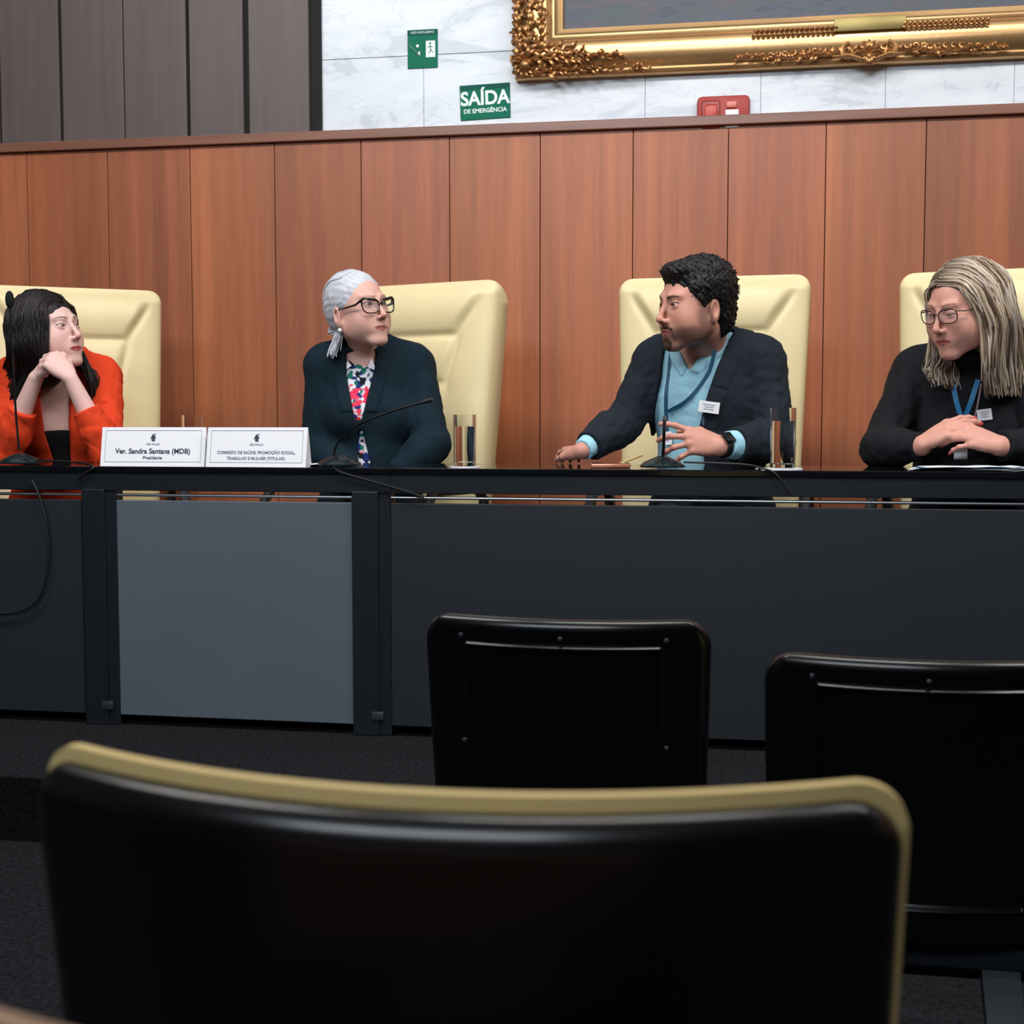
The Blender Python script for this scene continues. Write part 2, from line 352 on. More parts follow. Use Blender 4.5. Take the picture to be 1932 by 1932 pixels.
text('small_lettering', 'DE EMERGÊNCIA', .023, TM(0, -.035), M_swhite, e, bold=.0006)
ar = empty('alarm_box', (-.10, ym, 2.0)); tag(ar, 'red emergency alarm box partly hidden behind the panelling cap', 'alarm')
MB().box(-.10, .10, -.035, 0, -.02, .125, .018).build('housing', mat('alarm_red', (160, 42, 34), .5), ar)
MB().box(-.082, -.012, -.042, -.03, .0, .105, .008).build('push_plate', mat('alarm_dark_red', (150, 40, 32), .4), ar)
MB().box(-.07, -.024, -.046, -.04, .02, .088, .006).build('push_button', mat('alarm_bright_red', (190, 60, 44), .4), ar)
MB().box(.008, .058, -.04, -.03, .0, .068, .003).build('paper_tag', M_white, ar)
MB().box(.012, .05, -.043, -.03, .075, .098, .003).build('lamp', mat('alarm_pink', (216, 120, 110), .4), ar)

# ---------------------------------------------------------------- desks
YD = 3.56; TD = .42
def desk(x0, x1, posts, pan, label, mp):
    e = empty('desk', ((x0+x1)/2, YD, 0)); tag(e, label, 'desk', None)
    B = lambda m, n, mt, **k: loc_build(m, n, mt, e, smooth=(n == 'rail'), **k)
    B(MB().box(x0, x1, YD-.004, YD+TD, .737, .756, .003), 'tabletop', M_top)
    B(MB().box(x0, x1, YD, YD+.03, .686, .739, .002), 'fascia', M_desk)
    for (a, b) in posts:
        p = B(MB().box(a, b-.034 if b-a > .08 else b, YD-.002, YD+.05, -.0, .69, .003).box(b-.036 if b-a > .08 else a, b, YD+.004, YD+.05, 0, .69, .003), 'post', M_desk)
        q = MB().box((a+b)/2-.002, (a+b)/2+.034, YD-.005, YD+.004, .045, .070, .003).build('leg_plug', M_plug, p); pass
    for (a, b) in pan:
        B(MB().box(a, b, YD+.006, YD+.022, .03, .658, .002), 'front_panel', mp)
        B(MB().tube([(a, YD+.013, .673), (b, YD+.013, .673)], .0045, 10), 'rail', M_chrome)
    B(MB().box(x0+.01, x1-.01, YD+.12, YD+.34, .60, .612, .002), 'cable_tray', M_blk)
    B(MB().box(x0+.06, x1-.06, YD+TD-.06, YD+TD-.03, 0, .60, .002), 'modesty_frame', M_blk)
    return e
desk(-3.4, -1.9, [(-3.4, -3.33)], [(-3.33, -1.90)], 'charcoal panelled desk section at far left behind the tall microphone', M_panel)
desk(-1.9, -.97, [(-1.895, -1.79), (-1.083, -.972)], [(-1.79, -1.083)], 'desk section with lighter grey front panel between two black posts', M_panel2)
desk(-.97, 1.9, [(1.8, 1.9)], [(-.972, 1.8)], 'long dark charcoal desk section in front of the bearded man and blonde woman', M_panel)

# ---------------------------------------------------------------- yellow executive chairs
def sstep(x, a, b): t = np.clip((x-a)/(b-a), 0, 1); return t*t*(3-2*t)
def slab(hw, zs, nx, yfront, yback):
    G = []
    for z in zs:
        w = hw(z); u = np.linspace(-1, 1, nx); G.append(np.c_[u*w, u, np.full(nx, z)])
    G = np.array(G); xx, uu, zz = G[..., 0], G[..., 1], G[..., 2]
    Fr = np.stack([xx, yfront(xx, uu, zz), zz], -1); Bk = np.stack([xx, yback(xx, uu, zz), zz], -1)
    a, b = xx.shape; m = MB(); m.grid(Fr); m.grid(Bk)
    ring = [(0, j) for j in range(b)]+[(i, b-1) for i in range(1, a)]+[(a-1, j) for j in range(b-2, -1, -1)]+[(i, 0) for i in range(a-2, 0, -1)]
    n = a*b; k = len(ring)
    for q in range(k):
        i0, j0 = ring[q]; i1, j1 = ring[(q+1) % k]; m.f.append((i0*b+j0, i1*b+j1, n+i1*b+j1, n+i0*b+j0))
    return m
def rounded_hw(W0, W1, z0, z1, r):
    def f(z):
        w = W1+(W0-W1)*(z-z0)/(z1-z0)
        if z > z1-r: w = w-r+math.sqrt(max(0, r*r-(z-z1+r)**2))
        return w
    return f
def zlist(z0, z1, r, n=40, m=12):
    return np.r_[np.linspace(z0, z1-r, n)[:-1], z1-r+r*np.sin(np.linspace(0, math.pi/2*.995, m))]
def yellow_chair(x, y, rz, label):
    e = empty('executive_chair', (x, y, 0), rz); tag(e, label, 'chair', 'yellow leather chairs behind the desk')
    z0, z1, r = .46, 1.375, .05
    rec = lambda z: .10*(z-.46)
    def edge(u): return 1-sstep(np.abs(u), .86, 1.0)
    def yf(xx, u, z):
        a = np.abs(u)
        top = 1-sstep(z, z1-.05, z1)*.9
        bulge = .05*np.sqrt(np.clip(1-a**6, 0, 1))*top
        uc = .60+.24*sstep(z, 1.16, 1.34)-.10*(1-sstep(z, 1.0, 1.185))
        side = -.007*np.exp(-((a-uc)/.045)**2)*sstep(z, .95, 1.03)*(1-sstep(z, 1.28, 1.34))
        inn = 1-sstep(a, uc-.12, uc+.02)
        puff = inn*(.019*np.sin(np.clip((1.345-z)/.16, 0, 1)*math.pi)**.8*(z > 1.185)+.011*np.sin(np.clip((1.185-z)/.165, 0, 1)*math.pi)**.8*(z <= 1.185)*(z > 1.02)+.009*np.sin(np.clip((1.02-z)/.2, 0, 1)*math.pi)*(z <= 1.02))
        cr = -.007*(np.exp(-((z-1.185)/.012)**2)+.8*np.exp(-((z-1.02)/.012)**2))*inn
        return -.02-bulge-puff-side*1.0-cr+rec(z)*1.0+.0
    def yb(xx, u, z): return .10-.05*(np.abs(u))**4+rec(z)-.05*sstep(z, z1-.09, z1)
    m = slab(rounded_hw(.325, .29, z0, z1, r), zlist(z0, z1, r, 110, 12), 121, yf, yb)
    m.build('backrest', M_yel, e, ang=60)
    # piping seam at the outer edge
    MB().box(-.28, .28, -.56, -.02, .38, .50, .045).build('seat', M_yel, e)
    for s in (-1, 1):
        MB().tube([(s*.33, -.05, .42), (s*.33, -.05, .62), (s*.33, -.10, .66), (s*.33, -.36, .66), (s*.33, -.42, .60), (s*.33, -.42, .40), (s*.26, -.3, .37)], .018, 8).build('armrest', M_cord, e)
    MB().lathe([(.03, .08), (.03, .25), (.022, .25), (.022, .38)], 14, c=(0, -.28, 0)).build('gas_column', M_chrome, e)
    for k in range(5):
        a = k*2*math.pi/5+.3; d = np.array([math.cos(a), math.sin(a)])
        l = MB().tube([(0, -.28, .11), (d[0]*.29, -.28+d[1]*.29, .075)], [.026, .016], 8).build('base_leg', M_cord, e)
        MB().lathe([(.024, -.012), (.03, -.006), (.03, .006), (.024, .012)], 14, M=Matrix.Translation((d[0]*.29, -.28+d[1]*.29, .031)) @ Matrix.Rotation(a+math.pi/2, 4, 'Z') @ Matrix.Rotation(math.pi/2, 4, 'Y')).build('caster', M_cord, l)
    return e
def chair_at(px, Y, ap, label):
    p = at(px, 700, Y); yellow_chair(p[0], Y, facing(px)+R_(ap), label)
chair_at(140, 4.50, 4, 'pale yellow leather executive chair behind the dark-haired woman in orange')
chair_at(775, 4.58, -34, 'pale yellow leather chair turned sideways behind the silver-haired woman')
chair_at(1340, 4.52, -6, 'pale yellow leather chair behind the bearded man in the dark suit')
chair_at(1885, 4.46, -4, 'pale yellow leather chair behind the blonde woman in black')

# ---------------------------------------------------------------- auditorium chairs in the foreground
def aud_chair(x, y, base, top, label, rz=0, screws=True, nearest=False, r=.052, ce=.004, pd=1.0, ar=.055, cm=None):
    """y = rear face at the centre of the top edge; sitter faces +Y (towards the desk)"""
    e = empty('auditorium_chair', (x, y, base), rz); tag(e, label, 'chair', 'black shell auditorium chairs in the foreground')
    H = top-base; z1 = H; z0 = H-.47; Wd = .25
    arc = lambda xx: ar*(np.abs(xx)/.25)**2.0
    rec = lambda z: .15*(z1-z)
    hw = rounded_hw(Wd, Wd-.012, z0, z1, r)
    def panel(xx, z):      # raised inner field with a ridge
        d = np.minimum(np.minimum(.172-np.abs(xx), z1-.042-z), z-(z0+.05))
        return pd*(-.006*sstep(d, 0, .006)+.009*sstep(d, .006, .016))
    def shy(xx, u, z):
        eg = np.clip(np.maximum((np.abs(u)-.915)/.085, (z-z1+.022)/.022), 0, 1)
        return arc(xx)+rec(z)+panel(xx, z)+.019*(1-np.sqrt(1-.995*eg**2))
    m = slab(hw, zlist(z0, z1, r, 120, 30), 141, shy, lambda xx, u, z: arc(xx)+rec(z)+.022)
    m.build('back_shell', M_shell, e, ang=35)
    hc = rounded_hw(Wd+min(ce, .001), Wd-.012+min(ce, .001), z0+.01, z1+ce*1.5, r)
    def cf(xx, u, z):
        eg = np.maximum(sstep(np.abs(u), .84, 1.0), sstep(z, z1-.034, z1+ce*1.5))
        return arc(xx)+rec(z)+.066-.036*eg**2
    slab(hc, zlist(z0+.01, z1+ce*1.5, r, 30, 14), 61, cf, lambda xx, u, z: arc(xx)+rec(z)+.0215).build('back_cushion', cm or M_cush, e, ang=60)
    if screws:
        for sx, sz in ((-.175, .033), (0, .031), (.175, .033), (-.175, .222), (.175, .222)):
            zz = z1-sz; yy = float(arc(np.array(sx))+rec(zz))
            MB().lathe([(.0045, 0), (.0045, .0012), (.003, .0026), (.0012, .003)], 10, M=Matrix.Translation((sx, yy, zz)) @ Matrix.Rotation(math.pi/2, 4, 'X')).build('screw', M_plug, e)
    # folded seat
    zs = z0+.03; ys = float(rec(z0))+.10
    slab(rounded_hw(.225, .225, zs-.12, zs+.26, .05), zlist(zs-.12, zs+.26, .05, 20, 8), 21,
         lambda xx, u, z: ys-.012+.0*z, lambda xx, u, z: ys+.05-.02*np.abs(u)**4).build('seat', M_shell, e)
    # side brackets, cross beam and splayed foot
    yb = float(rec(z0))+.03
    for s in (-1, 1):
        MB().box(s*.255-.006, s*.255+.006, yb-.02, yb+.13, z0-.04, z0+.10, .004).build('bracket', M_desk, e)
        MB().lathe([(.014, -.012), (.018, -.006), (.018, .01), (.01, .014)], 12, M=Matrix.Translation((s*.262, yb+.0, z0+.06)) @ Matrix.Rotation(math.pi/2, 4, 'Y')).build('pivot', M_desk, e)
    MB().box(-.27, .27, yb+.02, yb+.08, z0-.06, z0-.01, .006).build('beam', M_desk, e)
    if not nearest:
        for s in (-1, 1):
            P = [(s*.14, yb+.05, z0-.04), (s*.14, yb+.04, .14), (s*.14, yb-.08, .012)]
            V = []
            for (a, b, c), t in zip(P, (.02, .02, .006)):
                V += [(a-.03, b-t, c), (a+.03, b-t, c), (a+.03, b+t, c), (a-.03, b+t, c)]
            F = [(0, 1, 2, 3), (11, 10, 9, 8)]+[(i*4+j, i*4+(j+1) % 4, (i+1)*4+(j+1) % 4, (i+1)*4+j) for i in range(2) for j in range(4)]
            MB().add(V, F).build('leg', M_panel, e, smooth=False)
    else:
        MB().box(-.03, .03, yb+.01, yb+.06, .0, z0-.05, .004).build('leg', M_desk, e)
    return e
aud_chair(-.302, 2.17, ZL, .553, 'black shell auditorium chair in the middle distance, nearest the charcoal desk front', ce=-.006)
aud_chair(.283, 2.10, ZL, .515, 'black shell auditorium chair at the right edge, beside the middle one', ce=-.006)
big = aud_chair(-.164, .622, ZL+.145, .688, 'large close black shell chair back with tan cushion edge filling the foreground', screws=False, nearest=True, r=.034, ce=.006, pd=0, ar=.076)
for c_ in big.children:
    if c_.name.startswith('back_cushion'): c_.location.x = .003
aud_chair(-.16, .335, ZL+.145, .6882, 'tan-edged chair back, coloured darker for shade, just peeking in at the bottom left corner', rz=R_(-10), screws=False, nearest=True, pd=0, cm=mat('shaded_tan_cushion', (132, 102, 78), .6))  # same tan cushion, with dim lighting put into its darker colour

# ---------------------------------------------------------------- things on the desk
ZT = .756
def xat(px, Y): return at(px, 860, Y)[0]
def tent_card(px0_, px1_, Y, lines, label, yaw=0):
    xa, xb = xat(px0_, Y), xat(px1_, Y); w = (xb-xa)/2
    e = empty('name_card', ((xa+xb)/2, Y, ZT), yaw); tag(e, label, 'name card', 'white name cards on the desk')
    hgt = .112; lean = .022; dp = .05
    V = []
    for s in (-1, 1): V += [(s*w, 0, 0), (s*w, lean, hgt), (s*w, lean+.004, hgt), (s*w, dp, 0)]
    MB().add(V, [(0, 1, 5, 4), (1, 2, 6, 5), (2, 3, 7, 6), (0, 4, 7, 3), (0, 3, 2, 1), (4, 5, 6, 7)]).build('card', M_white, e, smooth=False)
    tm = Matrix.Rotation(-math.atan(lean/hgt), 4, 'X')
    def T(x, z): return tm @ Matrix.Translation((x, -.0006, z)) @ STAND
    fr = MB()
    for (a, b, c, d) in ((-w+.012, w-.012, .012, .0127), (-w+.012, w-.012, .1043, .105), (-w+.012, -w+.0127, .012, .105), (w-.0127, w-.012, .012, .105)):
        fr.box(a, b, -.0008, .0, c, d, M=tm)
    fr.build('border_line', M_ink2, e, smooth=False)
    cr = MB(); cr.lathe([(.0065, 0), (.0065, .0008)], 12, M=tm @ Matrix.Translation((0, 0, .084)) @ Matrix.Rotation(math.pi/2, 4, 'X')); cr.box(-.005, .005, -.0009, 0, .073, .078, M=tm)
    cr.tube([tuple(tm @ Vector((-.008, -.0006, .079))), tuple(tm @ Vector((-.003, -.0006, .092))), tuple(tm @ Vector((.007, -.0006, .094)))], .0012, 5)
    cr.build('crest', M_ink, e)
    for (s, sz, z, m, b) in lines: text('lettering', s, sz, T(0, z), m, e, bold=b)
    return e
tent_card(191, 383, 3.60, [('SÃO PAULO', .0075, .064, M_ink2, 0), ('Ver. Sandra Santana (MDB)', .0205, .043, M_ink, .0004), ('Presidente', .0135, .024, M_ink, .0001)],
          'white name card on the left, in front of the woman in orange', R_(3))
tent_card(387, 577, 3.585, [('SÃO PAULO', .0075, .064, M_ink2, 0), ('COMISSÃO DE SAÚDE, PROMOÇÃO SOCIAL,', .0118, .041, M_ink2, .0002), ('TRABALHO E MULHER (TITULAR)', .0118, .024, M_ink2, .0002)],
          'white name card on the right, nearer the silver-haired woman', R_(-1))
def glass_mat():
    m = mat('clear_glass', (255, 255, 255), .02, trans=1); m.node_tree.nodes['Principled BSDF'].inputs['IOR'].default_value = 1.45; return m
M_glass = glass_mat()
M_water = mat('water', (255, 255, 255), .0, trans=1); M_water.node_tree.nodes['Principled BSDF'].inputs['IOR'].default_value = 1.33
def tumbler(px, Y, label, r=.031, h=.148, fill=.10, coaster=None):
    e = empty('water_glass', (xat(px, Y), Y, ZT)); tag(e, label, 'glass', 'water glasses on the desk')
    z = .0
    if coaster: z = .003
    MB().lathe([(.001, z), (r-.003, z), (r, z+.003), (r+.001, h), (r-.0012, h), (r-.0022, z+.014), (.001, z+.012)], 32).build('tumbler', M_glass, e)
    if fill: MB().lathe([(.001, z+.0145), (r-.0026, z+.0165), (r-.0018, fill), (.001, fill)], 32).build('water', M_water, e)
    return e
tumbler(364, 3.80, 'water glass half hidden behind the white name cards', fill=.10)
tumbler(877, 3.66, 'water glass beside the silver-haired woman, in front of her chair', fill=.115)
tumbler(1477, 3.66, 'water glass on a white coaster beside the bearded man', r=.034, h=.165, fill=.13)
def coaster(px, Y, label, r=.055):
    o = MB().lathe([(.001, 0), (r, 0), (r, .0025), (.001, .0028)], 28).build('coaster', M_white, None); o.location = (xat(px, Y), Y, ZT)
    tag(o, label, 'coaster')
coaster(1471, 3.66, 'white round coaster under the glass beside the bearded man', .062)
coaster(877, 3.66, 'pale coaster under the glass beside the silver-haired woman', .042)
def papers(name, px0_, px1_, Y0, Y1, n, label, m=M_paper, skew=.1):
    e = empty(name, (xat((px0_+px1_)/2, (Y0+Y1)/2), (Y0+Y1)/2, ZT)); tag(e, label, 'papers')
    w = (xat(px1_, Y0)-xat(px0_, Y0))/2; d = (Y1-Y0)/2
    for k in range(n):
        a = (k-n/2)*skew; b = MB(); G = np.zeros((9, 5, 3))
        for i in range(9):
            for j in range(5):
                u, v = (i/8*2-1)*w*(1-.06*k), (j/4*2-1)*d
                lift = .004*k+.006*abs(math.sin(i*.9+k))*(.3+.7*(i/8))
                G[i, j] = (u*math.cos(a)-v*math.sin(a), u*math.sin(a)+v*math.cos(a), .001+lift*.6)
        G2 = G.copy(); G2[..., 2] += .0012
        b.grid(G); b.grid(G2); b.build('sheet', m if k != n-2 else mat('blue_print', (60, 108, 160), .6), e)
    return e
papers('papers', 1715, 1945, 3.58, 3.70, 4, 'loose white and blue papers in front of the blonde woman')
papers('papers', 575, 650, 3.62, 3.76, 2, 'white sheet of paper in front of the silver-haired woman', skew=.2)
papers('papers', 1425, 1450, 3.62, 3.64, 1, 'scrap of white paper beside the coaster')
# phone with copper edge and a pen
ph = empty('phone', (xat(1152, 3.70), 3.70, ZT), R_(8)); tag(ph, 'slim dark phone with copper edge lying in front of the bearded man', 'phone')
MB().box(-.055, .055, -.036, .036, .0005, .012, .003).build('phone_body', mat('copper', (226, 150, 120), .3, .6), ph)
MB().box(-.053, .053, -.034, .034, .0115, .0125).build('screen', M_top, ph)
pe = MB().tube([(0, 0, .005), (.072, .03, .034)], [.0035, .0042], 8).build('pen', mat('brass_pen', (206, 176, 120), .35, .5)); pe.location = (xat(1163, 3.77), 3.76, ZT)
tag(pe, 'brass coloured pen leaning beside the phone', 'pen')

def mic(px, Y, neck, label, cat='microphone', r=.0032, foam=None, head=None):
    bx = xat(px, Y); e = empty('gooseneck_microphone', (bx, Y, ZT)); tag(e, label, cat, 'gooseneck microphones on the desk')
    m = MB()
    m.lathe([(.001, .003), (.062, .003), (.062, .008), (.05, .018), (.022, .030), (.012, .034), (.001, .034)], 24); m.build('base', mat('mic_base', (22, 34, 38), .25, .2), e)
    MB().lathe([(.012, 0), (.012, .004), (.001, .005)], 14, c=(.028, -.03, .017)).build('button', M_plug, e)
    P = crom([np.array(p)-np.array((bx, Y, ZT)) for p in neck], 30)
    MB().tube(P, r, 8).build('gooseneck', mat('gooseneck_black', (20, 22, 24), .4, .4), e)
    T = P[-1]-P[-2]; T /= np.linalg.norm(T)
    if foam: MB().tube([P[-1]-T*.002, P[-1]+T*.008, P[-1]+T*.025, P[-1]+T*.04, P[-1]+T*.048], [.006, foam*.9, foam, foam*.8, .004], 14).build('windscreen', mat('foam', (8, 8, 9), .95), e)
    else: MB().tube([P[-1]-T*.004, P[-1]+T*.03], [.0055, .006], 10).build('capsule', mat('capsule_grey', (60, 62, 66), .4, .6), e)
    return e
mic(38, 3.66, [at(36, 850, 3.66), at(30, 780, 3.66), at(24, 680, 3.65), at(19, 580, 3.64)], 'tall microphone with foam tip in front of the woman in orange', foam=.013, r=.0034)
mic(640, 3.64, [at(628, 862, 3.64), at(640, 832, 3.63), at(680, 800, 3.60), at(740, 776, 3.58), at(798, 759, 3.56)], 'microphone bent sideways in front of the silver-haired woman')
mic(1250, 3.66, [at(1250, 868, 3.66), at(1252, 840, 3.64), at(1253, 810, 3.55), at(1254, 792, 3.40)], 'microphone pointing forward under the bearded man\'s hand', r=.0045)
def cord(name, pts, r, label):
    o = MB().tube(crom(pts, 40), r, 7).build(name, M_cord); tag(o, label, 'cord'); return o
YF = YD-.008
cord('cord', [at(628, 872, 3.64), at(630, 881, 3.575), at(640, 890, YF), at(690, 905, YF), at(760, 925, YF), at(800, 938, YF)], .003, 'black cable hanging from the bent microphone over the desk edge')
cord('cord', [at(60, 868, 3.66), at(150, 873, 3.60), at(176, 881, YF), at(160, 893, YF), at(146, 904, YF)], .003, 'short black cable draped over the desk edge left of the name cards')
cord('cord', [at(60, 905, YF), at(74, 935, YF), at(88, 990, YF), at(91, 1060, YF), at(76, 1125, YF), at(40, 1152, YF), at(-10, 1158, YF)], .0035, 'black cable looping down over the far left desk panel')
cord('cord', [at(1290, 872, 3.66), at(1400, 876, 3.60), at(1440, 884, 3.56), at(1462, 893, YF), at(1480, 915, YF), at(1495, 935, YF)], .003, 'black cable from the man\'s microphone over the desk edge')

# ================================================================ people
def nrm(v): v = np.asarray(v, float); return v/(np.linalg.norm(v)+1e-12)
def rotz(a): c, s = math.cos(a), math.sin(a); return np.array([[c, -s, 0], [s, c, 0], [0, 0, 1.]])
def rotx(a): c, s = math.cos(a), math.sin(a); return np.array([[1., 0, 0], [0, c, -s], [0, s, c]])
def roty(a): c, s = math.cos(a), math.sin(a); return np.array([[c, 0, s], [0, 1., 0], [-s, 0, c]])
def smin(a, b, k):
    h = np.clip(.5+.5*(b-a)/k, 0, 1); return b+(a-b)*h-k*h*(1-h)
def smax(a, b, k): return -smin(-a, -b, k)
def ell(P, c, r, Rm=None):
    q = P-np.asarray(c)
    if Rm is not None: q = q @ Rm
    r = np.asarray(r); a = np.sqrt(((q/r)**2).sum(-1)); b = np.sqrt(((q/(r*r))**2).sum(-1))
    return a*(a-1)/np.maximum(b, 1e-6)
def cap(P, a, b, ra, rb):
    a = np.asarray(a, float); ba = np.asarray(b, float)-a; pa = P-a
    t = np.clip(pa @ ba/max(ba @ ba, 1e-12), 0, 1)
    return np.sqrt(((pa-t[:, None]*ba)**2).sum(-1))-(ra+(rb-ra)*t)
def wob(P, fr, seed, n=5):
    g = np.random.default_rng(seed); s = 0
    for _ in range(n):
        d = nrm(g.normal(size=3)); s = s+np.sin(P @ d*fr*g.uniform(.7, 1.4)+g.uniform(0, 6.28))
    return s/n
class Prim:
    def __init__(s, kind, k, *a):
        s.kind, s.k, s.a = kind, k, a
        if kind == 'cap': A, B = np.asarray(a[0], float), np.asarray(a[1], float); s.c = (A+B)/2; s.r = np.linalg.norm(A-B)/2+max(a[2], a[3])
        else: s.c = np.asarray(a[0], float); s.r = max(a[1])
    def ev(s, P): return cap(P, *s.a) if s.kind == 'cap' else ell(P, *s.a)
def field(prims, P, bc=None, br=0, far=.3):
    d = None
    for p in prims:
        if bc is not None and np.linalg.norm(bc-p.c)-p.r > br+.05: continue
        e = p.ev(P); d = e if d is None else smin(d, e, p.k)
    return np.full(len(P), far) if d is None else d
def surfnet(f, lo, hi, h, B=18, slack=.012):
    """sparse surface nets of the implicit f(P, block_centre, block_radius)"""
    lo = np.asarray(lo, float); n = np.ceil((np.asarray(hi)-lo)/h).astype(int)+2
    nb = (n+B-1)//B; I = np.stack(np.meshgrid(*[np.arange(k) for k in nb], indexing='ij'), -1).reshape(-1, 3)
    cen = lo+(I*B+B/2)*h; rad = B*h*.5*math.sqrt(3)
    dc = f(cen, None, 0); act = np.abs(dc) < rad*1.15+slack
    big = np.array([1, n[0]*4, n[0]*4*n[1]*4], dtype=np.int64)
    VK, VP, Q = [], [], []
    m = B+2; g = np.stack(np.meshgrid(*[np.arange(-1, B+1)]*3, indexing='ij'), -1).reshape(-1, 3)
    off = [(0, 0, 0), (1, 0, 0), (0, 1, 0), (1, 1, 0), (0, 0, 1), (1, 0, 1), (0, 1, 1), (1, 1, 1)]
    for bi in I[act]:
        base = bi*B; bc = lo+(base+B/2)*h; P = lo+(base+g)*h
        D = f(P, bc, rad+h*2).reshape(m, m, m); s = D < 0
        if s.all() or not s.any(): continue
        c = [s[a:m-1+a, b:m-1+b, e:m-1+e] for a, b, e in off]
        su = sum(x.astype(int) for x in c); idx = np.argwhere((su > 0) & (su < 8))
        if len(idx) == 0: continue
        acc = np.zeros((len(idx), 3)); cnt = np.zeros(len(idx))
        for i in range(8):
            for ax in (1, 2, 4):
                if i & ax: continue
                j = i | ax; a, b = np.array(off[i]), np.array(off[j])
                da = D[tuple((idx+a).T)]; db = D[tuple((idx+b).T)]; cr = (da < 0) != (db < 0)
                t = np.where(cr, da/(da-db+1e-30), 0)[:, None]
                acc += np.where(cr[:, None], a+(b-a)*t, 0); cnt += cr
        VP.append(lo+(base-1+idx+acc/cnt[:, None])*h); VK.append((idx-1+base+2) @ big)
        for ax in range(3):
            e = np.eye(3, dtype=int)[ax]; u = np.eye(3, dtype=int)[(ax+1) % 3]; v = np.eye(3, dtype=int)[(ax+2) % 3]
            sl = [slice(1, m-1)]*3; s0 = s[tuple(sl)]; sl2 = list(sl); sl2[ax] = slice(2, m); s1 = s[tuple(sl2)]
            X = s0 != s1; ii = np.argwhere(X)+1
            if len(ii) == 0: continue
            flip = s0[X]
            K = [((ii-1+base+2)-a*u-b*v) @ big for a, b in ((0, 0), (1, 0), (1, 1), (0, 1))]
            q = np.stack(K, 1); q[~flip] = q[~flip][:, ::-1]; Q.append(q)
    if not VK: return np.zeros((0, 3)), np.zeros((0, 4), int)
    VK = np.concatenate(VK); VP = np.concatenate(VP); Q = np.concatenate(Q)
    key, first = np.unique(VK, return_index=True); VP = VP[first]
    pos = np.searchsorted(key, Q); pos = np.clip(pos, 0, len(key)-1); ok = (key[pos] == Q).all(1)
    return VP, pos[ok]
def smooth_verts(V, Q, it=1, lam=.5):
    E = np.concatenate([Q[:, [0, 1]], Q[:, [1, 2]], Q[:, [2, 3]], Q[:, [3, 0]]]); E = np.concatenate([E, E[:, ::-1]])
    for _ in range(it):
        s = np.zeros_like(V); c = np.zeros(len(V)); np.add.at(s, E[:, 0], V[E[:, 1]]); np.add.at(c, E[:, 0], 1)
        V = V+lam*(s/np.maximum(c, 1)[:, None]-V)
    return V
def biggest(V, Q):
    lab = np.arange(len(V)); E = np.concatenate([Q[:, [0, 1]], Q[:, [1, 2]], Q[:, [2, 3]], Q[:, [3, 0]]])
    while True:
        m = np.minimum(lab[E[:, 0]], lab[E[:, 1]]); new = lab.copy(); np.minimum.at(new, E[:, 0], m); np.minimum.at(new, E[:, 1], m)
        for _ in range(4): new = new[new]
        if (new == lab).all(): break
        lab = new
    b = np.bincount(lab[Q[:, 0]], minlength=len(V)).argmax(); k = lab[Q[:, 0]] == b; Q = Q[k]; u, inv = np.unique(Q, return_inverse=True)
    return V[u], inv.reshape(Q.shape)
def npmesh(name, V, Q, col, m, parent, smooth=True):
    me = bpy.data.meshes.new(name); me.vertices.add(len(V)); me.vertices.foreach_set('co', V.astype(np.float32).ravel())
    k = Q.shape[1]; me.loops.add(len(Q)*k); me.loops.foreach_set('vertex_index', Q.astype(np.int32).ravel())
    me.polygons.add(len(Q)); me.polygons.foreach_set('loop_start', np.arange(0, len(Q)*k, k, dtype=np.int32)); me.polygons.foreach_set('loop_total', np.full(len(Q), k, dtype=np.int32))
    me.update(); me.validate()
    if col is not None:
        ca = me.color_attributes.new('Col', 'FLOAT_COLOR', 'POINT'); ca.data.foreach_set('color', np.c_[col, np.ones(len(V))].astype(np.float32).ravel())
    me.polygons.foreach_set('use_smooth', [smooth]*len(me.polygons)); me.materials.append(m)
    o = bpy.data.objects.new(name, me); COL.objects.link(o)
    o.parent = parent; o.matrix_parent_inverse = Matrix.LocRotScale(parent.location, parent.rotation_euler, None).inverted()
    return o
def poly_sd(x, z, poly):
    """signed distance to a 2-D polygon, negative inside"""
    p = np.asarray(poly, float); d = np.full(x.shape, 1e9); ins = np.zeros(x.shape, bool)
    for i in range(len(p)):
        a, b = p[i], p[(i+1) % len(p)]; e = b-a; w0, w1 = x-a[0], z-a[1]
        t = np.clip((w0*e[0]+w1*e[1])/(e @ e+1e-12), 0, 1); d = np.minimum(d, (w0-e[0]*t)**2+(w1-e[1]*t)**2)
        c = ((a[1] > z) != (b[1] > z)) & (x < (b[0]-a[0])*(z-a[1])/(b[1]-a[1]+1e-12)+a[0]); ins ^= c
    return np.sqrt(d)*np.where(ins, -1, 1)

M_skin = mat('skin', (200, 150, 130), .48, attr=True, sss=.12, spec=.35, bump=(220, .06, .002))
M_hair = mat('hair', (30, 26, 24), .5, attr=True, spec=.32, bump=(240, .25, .003))
M_cloth = mat('cloth', (40, 44, 50), .85, attr=True, spec=.25, bump=(420, .25, .002))
M_eye = mat('eye', (230, 225, 220), .12, attr=True, spec=.6)
M_lens = mat('lens', (255, 255, 255), .03)
_n = M_lens.node_tree; _t = _n.nodes.new('ShaderNodeBsdfTransparent'); _x = _n.nodes.new('ShaderNodeMixShader'); _x.inputs[0].default_value = .08
_n.links.new(_t.outputs[0], _x.inputs[1]); _n.links.new(_n.nodes['Principled BSDF'].outputs[0], _x.inputs[2]); _n.links.new(_x.outputs[0], _n.nodes['Material Output'].inputs[0])

